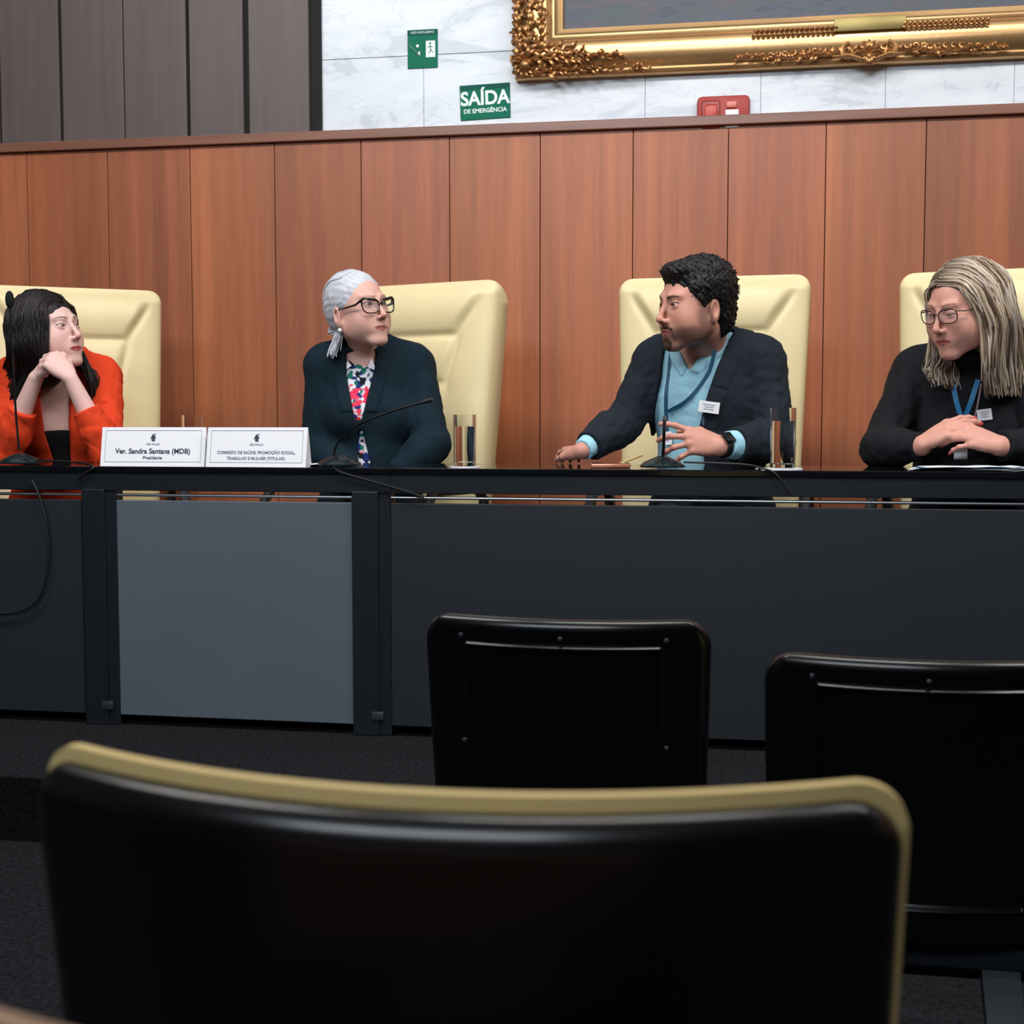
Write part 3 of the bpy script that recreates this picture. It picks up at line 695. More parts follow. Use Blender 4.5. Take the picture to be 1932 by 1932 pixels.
EYX, EYY, EYZ = .0315, -.0760, .010
def head_sdf(Q, o):
    """head in its own frame: face towards -Y, origin between the ears, metres at scale 1"""
    X = np.abs(Q[:, 0]); S_ = np.c_[X, Q[:, 1], Q[:, 2]]; jw = o.get('jaw', 1.0); ck = o.get('cheek', 1.0)
    d = ell(Q, (0, .016, .036), (.0745, .0945, .084))
    d = smin(d, ell(Q, (0, -.028, -.012), (.0635*jw, .064, .088)), .03)
    d = smin(d, cap(S_, (.050*jw, -.002, -.052), (.018, -.072, -.096), .020, .016), .03)
    d = smin(d, ell(Q, (0, -.080, -.100), (.019, .016, .014)), .022)
    d = smin(d, ell(S_, (.036*ck, -.058, -.030), (.028*ck, .026, .034)), .03)
    d = smin(d, cap(S_, (.017, -.0875, .032), (.044, -.074, .034), o.get('ridge', .0055)*.85, .004), .020)
    d = smax(d, -ell(S_, (.032, -.104, .010), (.018, .017, .0135)), .014)
    d = smin(d, cap(Q, (0, -.091, .018), (0, -.113, -.022), .0055, .0078), .011)
    ns = o.get('nose', 1.0); d = smin(d, ell(Q, (0, -.1125, -.0265), (.0105*ns, .0105*ns, .009*ns)), .007)
    d = smin(d, ell(S_, (.0128*ns, -.1005, -.031), (.0068*ns, .010, .0068*ns)), .006)
    d = smin(d, ell(Q, (0, -.080, -.060), (.034, .018, .024)), .022)
    ml = o.get('mouthz', 0)
    up = cap(S_, (0, -.0975, -.0572), (.0245, -.0875, -.0612), .0045, .0020)
    lw = cap(S_, (0, -.0960, -.0658), (.022, -.0870, -.0628), .0052, .0022)
    d = smin(d, up, .004); d = smin(d, lw, .004)
    d = smax(d, -cap(S_, (0, -.1025, -.0612), (.026, -.087, -.0618), .0016, .0010), .002)
    d = smax(d, -ell(S_, (.006, -.110, -.0365), (.0032, .004, .0024)), .003)
    d = smin(d, ell(S_, (.044*jw, -.030, -.048), (.022, .040, .038)), .025)
    # lids
    ec = np.array([EYX, EYY, EYZ]); ds = np.sqrt(((S_-ec)**2).sum(-1))-.0148; d = smin(d, ds, .005)
    op = o.get('eye', 1.0); ex = (X-EYX)/.0150; zz = Q[:, 2]-EYZ-.0015-.0022*(ex)+o.get('lid', 0)
    up_ = .0070*op*(1-ex*ex); lo_ = -.0050*op*(1-ex*ex)
    slit = np.maximum(zz-up_, lo_-zz); slit = np.maximum(slit, Q[:, 1]+.060)
    d = np.maximum(d, -slit)
    # ear
    R = rotz(.35) @ rotx(-.12)
    S_ = S_+np.array([0, 0, .010]); er = ell(S_, (.0775, .014, -.004), (.0095, .0185, .0325), R); er = smax(er, -ell(S_, (.0865, .010, .001), (.007, .0115, .020), R), .004)
    er = smin(er, ell(S_, (.0765, .006, -.026), (.007, .010, .011)), .006)
    d = smin(d, er, .007)
    return d
def head_col(Q, o, base):
    X = np.abs(Q[:, 0]); S_ = np.c_[X, Q[:, 1], Q[:, 2]]; c = np.tile(base, (len(Q), 1))
    def mix(col, w): nonlocal c; w = np.clip(w, 0, 1)[:, None]; c = c*(1-w)+np.asarray(col)*w
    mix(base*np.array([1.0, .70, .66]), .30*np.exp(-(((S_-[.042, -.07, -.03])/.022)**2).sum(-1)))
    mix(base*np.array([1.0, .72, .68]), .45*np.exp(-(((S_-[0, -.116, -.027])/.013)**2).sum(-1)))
    u_ = np.clip(X/.0262, 0, 1); lw_ = .0076*(1-u_**2)**.75-.0016*np.exp(-(X/.0035)**2); ll_ = .0092*(1-u_**2)**.7; dz = Q[:, 2]+.0612
    lip = np.maximum(dz-lw_, -dz-ll_)+(Q[:, 1] > -.06)*1.0+(X > .0262)*1.0
    mix(o['lip'], 1-sstep(lip, -.0006, .0010))
    mix(o['lip']*.35, (1-sstep(np.abs(dz+.0008*u_), .0006, .0018))*(X < .0265)*(Q[:, 1] < -.075))
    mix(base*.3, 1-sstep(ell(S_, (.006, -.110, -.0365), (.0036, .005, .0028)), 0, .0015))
    t = o.get('browt', 1.0)
    bz = .0315+.0050*np.sin(np.clip((X-.010)/.040, 0, 1)*2.5)+o.get('browz', 0)
    bw = .0042*t*(1-.65*np.clip((X-.012)/.038, 0, 1))
    mix(o['brow'], (1-sstep(np.abs(Q[:, 2]-bz), bw*.55, bw*1.1))*sstep(X, .011, .017)*(1-sstep(X, .047, .053))*(Q[:, 1] < -.05)*.85)
    ex = (X-EYX)/.0150; zz = Q[:, 2]-EYZ-.0015-.0022*ex+o.get('lid', 0)
    up_ = .0070*o.get('eye', 1)*(1-ex*ex)
    mix(o.get('lash', base*.2), (1-sstep(np.abs(zz-up_-.0004), .0006, .0018))*(np.abs(ex) < 1.08)*(Q[:, 1] < -.07)*.85)
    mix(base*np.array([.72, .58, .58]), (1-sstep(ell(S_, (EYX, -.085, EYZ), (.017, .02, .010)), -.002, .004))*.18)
    if 'beard' in o:
        bd = o['beard']; nz = .5+.5*wob(Q, 900, 3, 6)
        jaw = sstep(-Q[:, 2], .040, .058)*(1-sstep(Q[:, 1], .0, .02))
        side = sstep(X, .050, .064)*sstep(-Q[:, 2], -.02, .02)*(1-sstep(Q[:, 1], -.004, .012))*sstep(Q[:, 1], -.055, -.025)
        w = np.maximum(jaw*.62, side*.62)
        stache = (1-sstep(np.abs(Q[:, 2]+.0495+.16*X*X/.02), .0040, .0070))*(X < .030)*(Q[:, 1] < -.08)
        chin = (1-sstep(ell(Q, (0, -.088, -.094), (.024, .03, .020)), -.004, .004))
        gl = sstep(X, .022, .027)*(1-sstep(X, .030, .037))*sstep(-Q[:, 2], .050, .058)*(1-sstep(-Q[:, 2], .086, .096))*(Q[:, 1] < -.06)
        w = np.maximum(w, np.maximum(stache*1.0, np.maximum(chin*1.0, gl*.85)))
        w = w*(1-(1-sstep(lip, .0, .002)))*(.86+.14*nz); mix(bd, w)
    return c
def hand_prims(W, F, N, side, curl, spread=(.10, .02, -.05, -.13), thumb=0.0, sc=1.0, k=.008):
    """W wrist, F finger direction, N back-of-hand normal; side = +1 thumb on +x of (x=F×N)"""
    F = nrm(F); N = nrm(N-np.dot(N, F)*F); Xv = np.cross(F, N)*side; L = lambda x, y, z: W+sc*(x*Xv+y*F+z*N)
    pr = []
    kn = [(.030, .088, .002), (.0105, .093, .004), (-.0095, .088, .003), (-.0280, .078, -.001)]
    rr = [.0125, .0125, .0115, .0105]
    for (x, y, z), r in zip(kn, rr): pr.append(Prim('cap', .014, L(x*.45, .004, 0), L(x, y, z), r*1.15*sc, r*.92*sc))
    pr.append(Prim('ell', .02, L(0, .045, -.004), (.030*sc, .036*sc, .012*sc), np.stack([Xv, F, N], 1)))
    pr.append(Prim('cap', .02, L(.02, .02, -.012), L(.032, .055, -.012), .013*sc, .011*sc))
    Ls = [(.042, .026, .021), (.047, .029, .022), (.043, .027, .021), (.034, .021, .019)]
    rf = [.0088, .0090, .0085, .0076]
    for i in range(4):
        p = L(*kn[i]); a = 0; cu = curl[i] if isinstance(curl[i], (tuple, list)) else (curl[i], curl[i]*1.1, curl[i]*.7)
        r = rf[i]*sc
        for j in range(3):
            a += cu[j]; dr = math.cos(a)*(F*math.cos(spread[i])+Xv*math.sin(spread[i]))-math.sin(a)*N; q = p+dr*Ls[i][j]*sc
            pr.append(Prim('cap', k*.7 if j else k, p, q, r, r*.90)); p = q; r *= .90
    t0 = L(.020, .018, -.010); t1 = L(.047, .050, -.018-.01*thumb); t2 = L(.054-.014*thumb, .080, -.022-.020*thumb); t3 = L(.055-.03*thumb, .106, -.022-.028*thumb)
    pr += [Prim('cap', .014, t0, t1, .0145*sc, .0115*sc), Prim('cap', .006, t1, t2, .0108*sc, .0095*sc), Prim('cap', .005, t2, t3, .0094*sc, .0074*sc)]
    return pr
def tube_np(P, r, n=5):
    k = len(P); T = np.gradient(P, axis=0); T /= np.linalg.norm(T, axis=1)[:, None]+1e-9
    ref = np.array([.31, .2, .93]); U = np.cross(T, ref); U /= np.linalg.norm(U, axis=1)[:, None]+1e-9; Wv = np.cross(T, U)
    a = np.arange(n)*2*math.pi/n
    V = P[:, None, :]+r[:, None, None]*(np.cos(a)[None, :, None]*U[:, None, :]+np.sin(a)[None, :, None]*Wv[:, None, :])
    i, j = np.meshgrid(np.arange(k-1), np.arange(n), indexing='ij')
    F = np.stack([i*n+j, i*n+(j+1) % n, (i+1)*n+(j+1) % n, (i+1)*n+j], -1).reshape(-1, 4)
    return V.reshape(-1, 3), F
def locks(guides, n, rad, jit, wave, cols, seed, K=18, taper=True, out=.006, curlf=2.2, weights=None):
    """tufts of hair interpolated between neighbouring guide curves"""
    g = np.random.default_rng(seed); G = np.array([crom(np.array(q), K) for q in guides]); VV, FF, CC = [], [], []; nv = 0
    t = np.linspace(0, 1, K)
    for q in range(n):
        s = g.uniform(0, len(G)-1-1e-6); i = int(s); f = s-i; P = G[i]*(1-f)+G[i+1]*f
        j = g.normal(size=3)*jit; ln = g.uniform(.82, 1.03)
        P = P+j*(.25+.75*t)[:, None]
        ph = g.uniform(0, 6.28); a1, a2 = nrm(g.normal(size=3)), nrm(g.normal(size=3)); fr = curlf*g.uniform(.8, 1.25)
        P = P+wave*np.minimum(1, t*3)[:, None]*(np.sin(ph+fr*6.28*t)[:, None]*a1+np.cos(ph+fr*6.28*t)[:, None]*a2)
        P = crom(P[:max(4, int(K*ln))], K)
        r = rad*g.uniform(.6, 1.25)*np.sin(math.pi*np.clip(.10+.82*t, 0, 1))**.6 if taper else np.full(K, rad)
        V, F = tube_np(P, np.maximum(r, .0004)); c = cols(s/(len(G)-1), g, t)
        VV.append(V); FF.append(F+nv); nv += len(V); CC.append(np.repeat(c, 5, axis=0))
    return np.concatenate(VV), np.concatenate(FF), np.concatenate(CC)

def ellp(c, r, v, k=1.0):
    v = nrm(np.asarray(v, float)/np.asarray(r)); return np.asarray(c)+v*np.asarray(r)*k
def scalp(side, phi, th, part=0.0, k=1.02, c=(0, .026, .042), r=(.088, .104, .094)):
    """point on the hair shell: phi runs front to back over the crown, th from the parting down the side (degrees)"""
    p, t = R_(phi), R_(th); top = np.array([part/.1, -math.cos(p), math.sin(p)])
    v = math.cos(t)*top+math.sin(t)*np.array([side, .12*math.sin(t), -.12*math.sin(t)]); return np.asarray(c)+nrm(v)*np.asarray(r)*k
class Person:
    def __init__(s, label, head, chest, base, **o):
        """head/chest: dict(px,py,Y,yaw,pitch,roll[,sc]); yaw is relative to facing the camera"""
        s.o = o; s.base = np.array(lin(base)); H, C = head, chest; s.sw = o.get('sw', .17); s.fem = o.get('fem', 1)
        s.hc = at(H['px'], H['py'], H['Y']); s.hs = H.get('sc', 1.0)
        s.hR = rotz(facing(H['px'])+R_(H['yaw'])) @ rotx(R_(H['pitch'])) @ roty(R_(H['roll']))
        s.cc = at(C['px'], C['py'], C['Y']); s.cR = rotz(facing(C['px'])+R_(C['yaw'])) @ rotx(R_(C['pitch'])) @ roty(R_(C.get('roll', 0)))
        s.root = empty('person', (s.cc[0], s.cc[1]+.05, .0)); tag(s.root, label, 'person', None)
        s.tw = o.get('tw', 1.0)
    def L2W(s, p): return s.cc+s.cR @ np.asarray(p, float)
    def H2W(s, p): return s.hc+s.hR @ (np.asarray(p, float)*s.hs)
    def W2L(s, P): return (P-s.cc) @ s.cR
    def px(s, x, y, Y): q = s.W2L(at(x, y, Y)[None])[0]; return (q[0], q[2])
    def torso(s):
        w = s.tw; sw = s.sw; L = s.L2W; R = s.cR; t = []
        t.append(Prim('ell', .05, L((0, .0, .0)), (.155*w, .105*w, .165), R))
        t.append(Prim('ell', .06, L((0, -.005, -.19)), (.140*w, .110*w, .17), R))
        hip = s.cc+s.cR @ np.array([0, .01, -.36]); t.append(Prim('ell', .06, hip, (.170*w, .13, .12), R))
        t.append(Prim('cap', .05, L((-sw*.9, .01, .126)), L((sw*.9, .01, .126)), .050, .050))
        for q in (-1, 1):
            t.append(Prim('cap', .05, L((q*.02, .028, .190)), L((q*sw*.85, .018, .140)), .034, .040))
            if s.fem: t.append(Prim('ell', .035, L((q*.068, -.075, -.035)), (.062*w, .055*w, .062), R))
        return t
    def neck(s):
        nb = s.L2W((0, .018, .165)); nt = s.H2W((0, .022, -.055)); r = s.o.get('neckr', .050)
        return [Prim('cap', .03, nb, nt, r+.006, r)]
    def setarm(s, side, elbow, wrist, ru=.045, re=.036, rw=.024):
        sh = s.L2W((side*s.sw, .012, .122)); a = s.__dict__.setdefault('arms', {}); a[side] = (sh, np.asarray(elbow), np.asarray(wrist), ru, re, rw)
    def armp(s, side, add=0, cuff=1.0):
        sh, el, wr, ru, re, rw = s.arms[side]; w2 = el+(wr-el)*cuff; rc = re*1.0+(rw-re)*cuff
        md = el+(wr-el)*.3
        return [Prim('cap', .03, sh, el, ru+add+.003, re+add), Prim('cap', .02, el, md, re+add, re+add+.002), Prim('cap', .02, md, w2, re+add+.002, rc+add)]
    def legs(s):
        hip = s.L2W((0, .02, -.38)); f = s.cR[:, 1]*1.0; f = nrm(np.array([-f[0], -f[1], 0])); r = nrm(np.array([s.cR[0, 0], s.cR[1, 0], 0])); t = []
        for q in (-1, 1):
            h = hip+r*q*.09; h[2] = max(h[2], .55); k = h+f*.40+r*q*.03; k[2] = .53; a = k+f*.03; a[2] = .09; toe = a+f*.15; toe[2] = .04
            t += [Prim('cap', .04, h, k, .082, .058), Prim('cap', .03, k, a, .056, .038), Prim('cap', .02, a, toe, .040, .030)]
        return t
    def build_body(s, hands, h=.0024):
        arms = s.armp(-1)+s.armp(1); pr = s.torso()+s.neck()+arms; hp = [hand_prims(**q) for q in hands]; s.hp = hp
        hc = s.hc; hr = .165*s.hs
        for side in (-1, 1):
            pass
        hb = [(np.mean([p.c for p in q], axis=0), .13) for q in hp]
        def f(P, bc, br):
            d = field(pr, P, bc, br)
            if bc is None or np.linalg.norm(bc-hc) < hr+br: d = smin(d, head_sdf((P-hc) @ s.hR/s.hs, s.o)*s.hs, .014)
            for q, (c, r) in zip(hp, hb):
                if bc is None or np.linalg.norm(bc-c) < r+br:
                    dh = field(q, P, None)
                    d = smin(d, dh, .010)
            return d
        pts = np.array([p.c for p in pr]+[p.c for q in hp for p in q]+[hc]); lo = pts.min(0)-.2; hi = pts.max(0)+.2
        V, Q = surfnet(f, lo, hi, h)
        V = smooth_verts(V, Q, 1, .4)
        ql = (V-hc) @ s.hR/s.hs; c = np.tile(s.base, (len(V), 1)); nh = np.sqrt((ql**2).sum(1)) < .155
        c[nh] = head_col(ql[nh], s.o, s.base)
        if hp:   # warmer knuckles and painted nails
            for q in hp:
                tips = [q[i].a[1] for i in (8, 11, 14, 17)]; 
                for i in (6, 7, 9, 10, 12, 13, 15, 16):
                    dd = ((V-q[i].a[1])**2).sum(1); w = .35*np.exp(-dd/.00012)[:, None]; c = c*(1-w)+s.base*np.array([1, .68, .62])*w
                if 'nail' in s.o:
                    for i in (8, 11, 14, 17):
                        dd = np.sqrt(((V-q[i].a[1])**2).sum(1)); w = (dd < .0095)[:, None]*.8; c = c*(1-w)+np.array(s.o['nail'])*w
        npmesh('body', V, Q, c, M_skin, s.root)
        s.eyes()
    def eyes(s):
        gz = s.o.get('gaze', (0, 0)); iris = np.array(lin(s.o.get('iris', (60, 40, 30))))
        for q in (-1, 1):
            n, m = 28, 24; th = np.r_[np.linspace(0, .7, 15), np.linspace(.9, math.pi, 9)]; ph = np.arange(n)*2*math.pi/n
            g = nrm(np.array([math.sin(R_(gz[0])), -math.cos(R_(gz[0]))*math.cos(R_(gz[1])), math.sin(R_(gz[1]))]))
            u = nrm(np.cross(g, (0, 0, 1.))); w = np.cross(u, g)
            D = np.array([math.cos(t)*g+math.sin(t)*(math.cos(p)*u+math.sin(p)*w) for t in th for p in ph])
            V = s.hc+((np.array([q*EYX, EYY, EYZ])+D*.0127)*s.hs) @ s.hR.T
            F = np.array([(i*n+j, i*n+(j+1) % n, (i+1)*n+(j+1) % n, (i+1)*n+j) for i in range(m-1) for j in range(n)])
            a = np.repeat(th, n); c = np.where((a < .24)[:, None], (.004, .004, .004), np.where((a < .60)[:, None], iris, np.array(lin((176, 154, 146)))))
            npmesh('eye', V, F, c, M_eye, s.root)
    def garment(s, name, prims_t, prims_a, thick, color, h=.0042, wr=(.0035, 26), seed=1, cuts=(), extra=None, tk_arm=.0, m=None, ksm=.03, zcut=None, smooth=1, ybk=.03):
        """clothing: body field grown by thick(x, z, front) plus folds; thick may dip below the skin to open a neckline"""
        def f(P, bc, br):
            dt = field(prims_t, P, bc, br); q = s.W2L(P); fr = 1-sstep(q[:, 1], -.02, ybk)
            t = thick(q[:, 0], q[:, 2], fr, q)
            wv = wr[0]*(.8*wob(P*np.array([1, 1, .55]), wr[1], seed)+.5*wob(P, wr[1]*2.6, seed+5)-1.5*(.28-np.minimum(.28, np.abs(wob(P*np.array([.8, .8, 1.1]), wr[1]*1.15, seed+9)))))
            d = dt-t-wv*.6
            if zcut is not None: d = np.maximum(d, zcut-q[:, 2])
            if prims_a:
                wv = np.maximum(wv, -.009)
                for side_pr, (cp, cd) in prims_a:
                    if bc is not None and min(np.linalg.norm(bc-p.c)-p.r for p in side_pr) > br+.05: continue
                    da = field(side_pr, P, bc, br)-tk_arm-wv*1.25
                    e = (P-cp) @ cd; da = np.where(np.sqrt(((P-cp)**2).sum(-1)) < .16, np.maximum(da, e), da)
                    d = smin(d, da, ksm)
            if extra is not None: d = extra(P, q, d, bc, br)
            return d
        ps = list(prims_t)+[p for a in (prims_a or []) for p in a[0]]
        pts = np.array([p.c-p.r for p in ps]+[p.c+p.r for p in ps]); lo = pts.min(0)-.06; hi = pts.max(0)+.06
        V, Q = biggest(*surfnet(f, lo, hi, h)); V = smooth_verts(V, Q, smooth, .4)
        c = color(V, s.W2L(V)) if callable(color) else np.tile(np.array(lin(color)), (len(V), 1))
        return npmesh(name, V, Q, c, m or M_cloth, s.root)
    def sleeve(s, side, add, cuff):
        sh, el, wr, ru, re, rw = s.arms[side]; d = nrm(wr-el); cp = el+(wr-el)*cuff
        pr = s.armp(side, add, min(cuff+.12, 1.1)); return (pr, (cp, d))
    def surf_y(s, x, z, y0=-.30, off=0.0, prims=None):
        """front of the torso at chest-frame (x, z)"""
        ys = np.linspace(y0, .05, 90); P = s.cc+np.c_[np.full(90, x), ys, np.full(90, z)] @ s.cR.T
        d = field(prims or (s._tp+s.neck()), P)-off; i = np.argmax(d < 0)
        return ys[i] if (d < 0).any() else -.02
    def trousers(s, col):
        pr = s.legs(); hip = s.L2W((0, .01, -.36)); pr = [Prim('ell', .05, hip, (.175*s.tw, .135, .12), s.cR)]+pr
        f = lambda P, bc, br: field(pr, P, bc, br)-.006
        pts = np.array([p.c-p.r for p in pr]+[p.c+p.r for p in pr]); V, Q = surfnet(f, pts.min(0)-.05, np.maximum(pts.max(0)+.05, 0), .012, B=12, slack=.03)
        V[:, 2] = np.maximum(V[:, 2], .008)
        npmesh('trousers', V, Q, np.tile(np.array(lin(col)), (len(V), 1)), M_cloth, s.root)
    def hair(s, name, fl, col, h=.003, m=None, box=.2, smooth=1):
        """fl(local head points) -> sdf in head units"""
        f = lambda P, bc, br: fl((P-s.hc) @ s.hR/s.hs)*s.hs
        V, Q = surfnet(f, s.hc-box, s.hc+box, h*1.0, slack=.02); V = smooth_verts(V, Q, smooth, .4)
        return npmesh(name, V, Q, col((V-s.hc) @ s.hR/s.hs), m or M_hair, s.root)
    def hairlocks(s, name, G, *a, **k):
        V, F, C = locks(G, *a, **k); return npmesh(name, V, F, C, M_hair, s.root)
    def glasses(s, col, r=.0028, w=.027, hh=.019, cat=0.0, yf=-.1035, z0=.007, top=1.5, tm=1.5):
        e = empty('glasses', tuple(s.hc)); e.parent = s.root; e.matrix_parent_inverse = Matrix.Translation(s.root.location).inverted()
        m = mat('spectacle_frame', col, .25); W = lambda p: s.H2W(p)-s.hc
        for q in (-1, 1):
            P = []; rr = []; cx = q*.034
            for k in range(37):
                a = 2*math.pi*k/36; ca, sa = math.cos(a), math.sin(a)
                x = w*abs(ca)**.75*np.sign(ca); z = hh*abs(sa)**.8*np.sign(sa)
                outer = max(0, ca*q)*max(0, sa+.2); z += cat*outer; x += q*cat*.45*outer
                P.append(W((cx+x, yf+.010*(abs(cx+x)/.06)**2, z0+z))); rr.append(r*s.hs*(1+(top-1)*max(0, sa)))
            MB().tube(P, rr, 8, caps=False, flat=.8).build('rim', m, e)
            MB().add(P[:36], [tuple(range(36))]).build('lens', M_lens, e, smooth=False)
            MB().tube([W((q*(.034+w), yf+.012, z0+hh*.55+cat*.7)), W((q*.074, yf+.03, z0+hh*.4)), W((q*.079, -.02, z0+.004)), W((q*.080, .012, .006)), W((q*.078, .026, -.012))], [r*tm*s.hs, r*tm*.95*s.hs, r*(.5+tm*.4)*s.hs, r*s.hs, r*.9*s.hs], 8, flat=.7).build('temple', m, e)
        MB().tube([W((-.010, yf-.0, z0+.006)), W((0, yf-.003, z0+.009)), W((.010, yf-.0, z0+.006))], r*s.hs, 8).build('bridge', m, e)
        return e

# ---------------------------------------------------------------- woman in orange
def TW(x, a, b): return sstep(x, a, b)
def tcol(c): return np.array(lin(c))
wA = Person('woman with long dark hair in an orange blazer resting her chin on her clasped hands',
            dict(px=93, py=628, Y=3.99, yaw=45, pitch=-7, roll=-6, sc=1.04), dict(px=114, py=783, Y=4.16, yaw=4, pitch=14), (224, 184, 176),
            sw=.142, lip=tcol((186, 90, 88)), brow=tcol((62, 42, 42)), eye=.72, gaze=(10, -14), neckr=.046, jaw=.95, ridge=.004, nose=.86)
wA.setarm(1, at(205, 858, 3.90), at(134, 716, 3.86), ru=.040, re=.034, rw=.023)
wA.setarm(-1, at(10, 858, 3.92), at(66, 716, 3.88), ru=.040, re=.034, rw=.023)
wA.build_body([dict(W=at(130, 710, 3.86), F=at(84, 668, 3.86)-at(130, 710, 3.86), N=np.array([.25, -.75, .75]), side=1, curl=[(.9, 1.1, .7)]*4, thumb=.6, sc=.92),
               dict(W=at(68, 710, 3.88), F=at(92, 684, 3.875)-at(68, 710, 3.88), N=np.array([-.7, -.5, .3]), side=-1, curl=[(.7, 1.0, .7)]*4, thumb=.5, sc=.86)])
wA._tp = wA.torso()
oV = [wA.px(92, 668, 4.06), wA.px(140, 668, 4.06), wA.px(134, 730, 4.05), wA.px(130, 800, 4.05), wA.px(136, 900, 4.05), wA.px(112, 900, 4.05), wA.px(84, 812, 4.05), wA.px(76, 750, 4.05)]
tzA = wA.px(108, 812, 4.05)[1]
wA.garment('top', wA._tp, None, lambda x, z, fr, q: .006-.05*TW(z, tzA-.002, tzA+.003)*np.maximum(fr, 0)-.05*TW(z, .10, .12), (16, 18, 22), h=.005, wr=(.0015, 30), zcut=-.34)
def thA(x, z, fr, q):
    sd = poly_sd(x, z, oV); t = .017+0*x; t = t+.0045*(1-TW(np.abs(sd-.028), .022, .027))*(z > -.25)
    t = t-.0*fr; return np.where(fr > 0, t*(1-fr*(1-TW(sd, -.001, .003)))-.03*fr*(1-TW(sd, -.001, .003)), t)
wA.garment('blazer', wA._tp, [wA.sleeve(1, .016, .60), wA.sleeve(-1, .016, .60)], thA, (212, 62, 26), seed=11, wr=(.0050, 66), zcut=-.37, h=.004)
blackh = tcol((17, 14, 16))
def hA(Q):
    d = ell(Q, (0, .024, .040), (.088, .104, .094)); d = smin(d, ell(Q, (0, .05, -.05), (.082, .07, .12)), .03)
    n = wob(Q*np.array([1, 1, .25]), 330, 4)*.0022
    face = ell(Q, (0.006, -.118, -.022), (.058, .090, .090)); return smax(d, -face, .008)-n*sstep(face, .004, .025)
wA.hair('hair', hA, lambda Q: np.tile(blackh, (len(Q), 1)), box=.22)
h = wA.H2W
colA = lambda s, g, t: np.tile(blackh*g.uniform(.6, 1.8)+np.array([.003, .0015, .001]), (len(t), 1))
def side_pt(side, y, z, k=1.0): return (side*.092*k*math.sqrt(max(.15, 1-((y-.026)/.115)**2)), y, z)
GA = []
for i, phi in enumerate((26, 44, 66, 88, 112, 138)):
    y = -.058+.031*i
    GA.append([h(scalp(-1, phi, 4, .012)), h(scalp(-1, phi, 30)), h(side_pt(-1, y-.004, .055)), h(side_pt(-1, y, .010, 1.05)), h(side_pt(-1, y+.004, -.045, 1.1)),
               at(84-15*i, 700, 3.915+.022*i), at(62-13*i, 752, 3.93+.018*i), at(56-13*i, 800, 3.93+.016*i)])
wA.hairlocks('hair_locks', GA, 1000, .0030, .005, .005, colA, 21, curlf=2.0)
GB = []
for i, phi in enumerate((26, 50, 80, 110)):
    y = -.050+.03*i
    GB.append([h(scalp(1, phi, 0, .012)), h(scalp(1, phi, 36)), h(side_pt(1, y, .05)), h(side_pt(1, y+.01, .0, 1.03)), h(side_pt(1, y+.02, -.06, 1.05)), at(168+2*i, 706, 4.05+.02*i), at(172+2*i, 736, 4.05+.02*i), at(165+3*i, 774, 4.05+.015*i)])
wA.hairlocks('hair_locks', GB, 420, .0032, .005, .005, colA, 22, curlf=2.0)
wA.trousers((24, 26, 30))

# ---------------------------------------------------------------- silver-haired woman
wB = Person('woman with silver hair and black glasses in a dark teal blazer over a floral blouse',
            dict(px=677, py=587, Y=4.08, yaw=40, pitch=-4, roll=-5, sc=1.02), dict(px=700, py=764, Y=4.20, yaw=6, pitch=2), (218, 170, 156),
            sw=.150, lip=tcol((176, 106, 100)), brow=tcol((130, 104, 96)), eye=1.0, gaze=(12, 4), neckr=.044, browt=.7, ridge=.004, jaw=.98, nose=.86)
wB.setarm(-1, at(600, 845, 4.14), at(668, 905, 4.04), ru=.042, re=.038)
wB.setarm(1, at(815, 838, 4.12), at(740, 905, 4.04), ru=.042, re=.040)
wB.build_body([dict(W=at(668, 905, 4.04), F=(.9, -.3, -.3), N=(.2, -.3, .9), side=-1, curl=[.4]*4, sc=.92), dict(W=at(740, 905, 4.04), F=(-.9, -.3, -.3), N=(-.2, -.3, .9), side=1, curl=[.4]*4, sc=.92)])
wB._tp = wB.torso()
VB = [wB.px(655, 664, 4.1), wB.px(712, 664, 4.1), wB.px(704, 706, 4.09), wB.px(679, 790, 4.09), wB.px(667, 790, 4.09), wB.px(655, 706, 4.09)]
VB2 = [wB.px(675, 812, 4.09), wB.px(682, 812, 4.09), wB.px(698, 875, 4.09), wB.px(676, 875, 4.09)]
zbt = wB.px(680, 694, 4.1)[1]
def floral(V, q):
    c = np.tile(tcol((226, 230, 240)), (len(V), 1)); z = q[:, 2]
    def put(col, w):
        nonlocal c; w = np.clip(w, 0, 1)[:, None]; c = c*(1-w)+tcol(col)*w
    n1 = wob(V, 190, 31, 4); n2 = wob(V, 210, 32, 4); n3 = wob(V, 240, 33, 4)
    put((24, 46, 110), TW(n1, .18, .26)); put((20, 110, 96), TW(n3, .30, .36)); put((12, 20, 32), TW(n3, -.28, -.34)*0+TW(-n3, .32, .4))
    zr = (z < wB.px(680, 732, 4.09)[1]) & (z > wB.px(680, 785, 4.09)[1]); put((226, 58, 92), zr*TW(n2, -.25, -.1)); put((220, 40, 60), (z < wB.px(680, 725, 4.09)[1])*TW(n2, .38, .44))
    return c
wB.garment('blouse', wB._tp, None, lambda x, z, fr, q: .007-.06*TW(z, zbt-.002+.25*np.abs(x-.0), zbt+.004+.25*np.abs(x-.0)), floral, h=.0035, wr=(.001, 40), zcut=-.34)
def thB(x, z, fr, q):
    sd = np.minimum(poly_sd(x, z, VB), poly_sd(x, z, VB2)); e = 1-TW(sd, -.001, .003); t = .017+.004*(1-TW(np.abs(poly_sd(x, z, VB)-.022), .017, .022))*(z > -.02)
    return t*(1-fr*e)-.03*fr*e
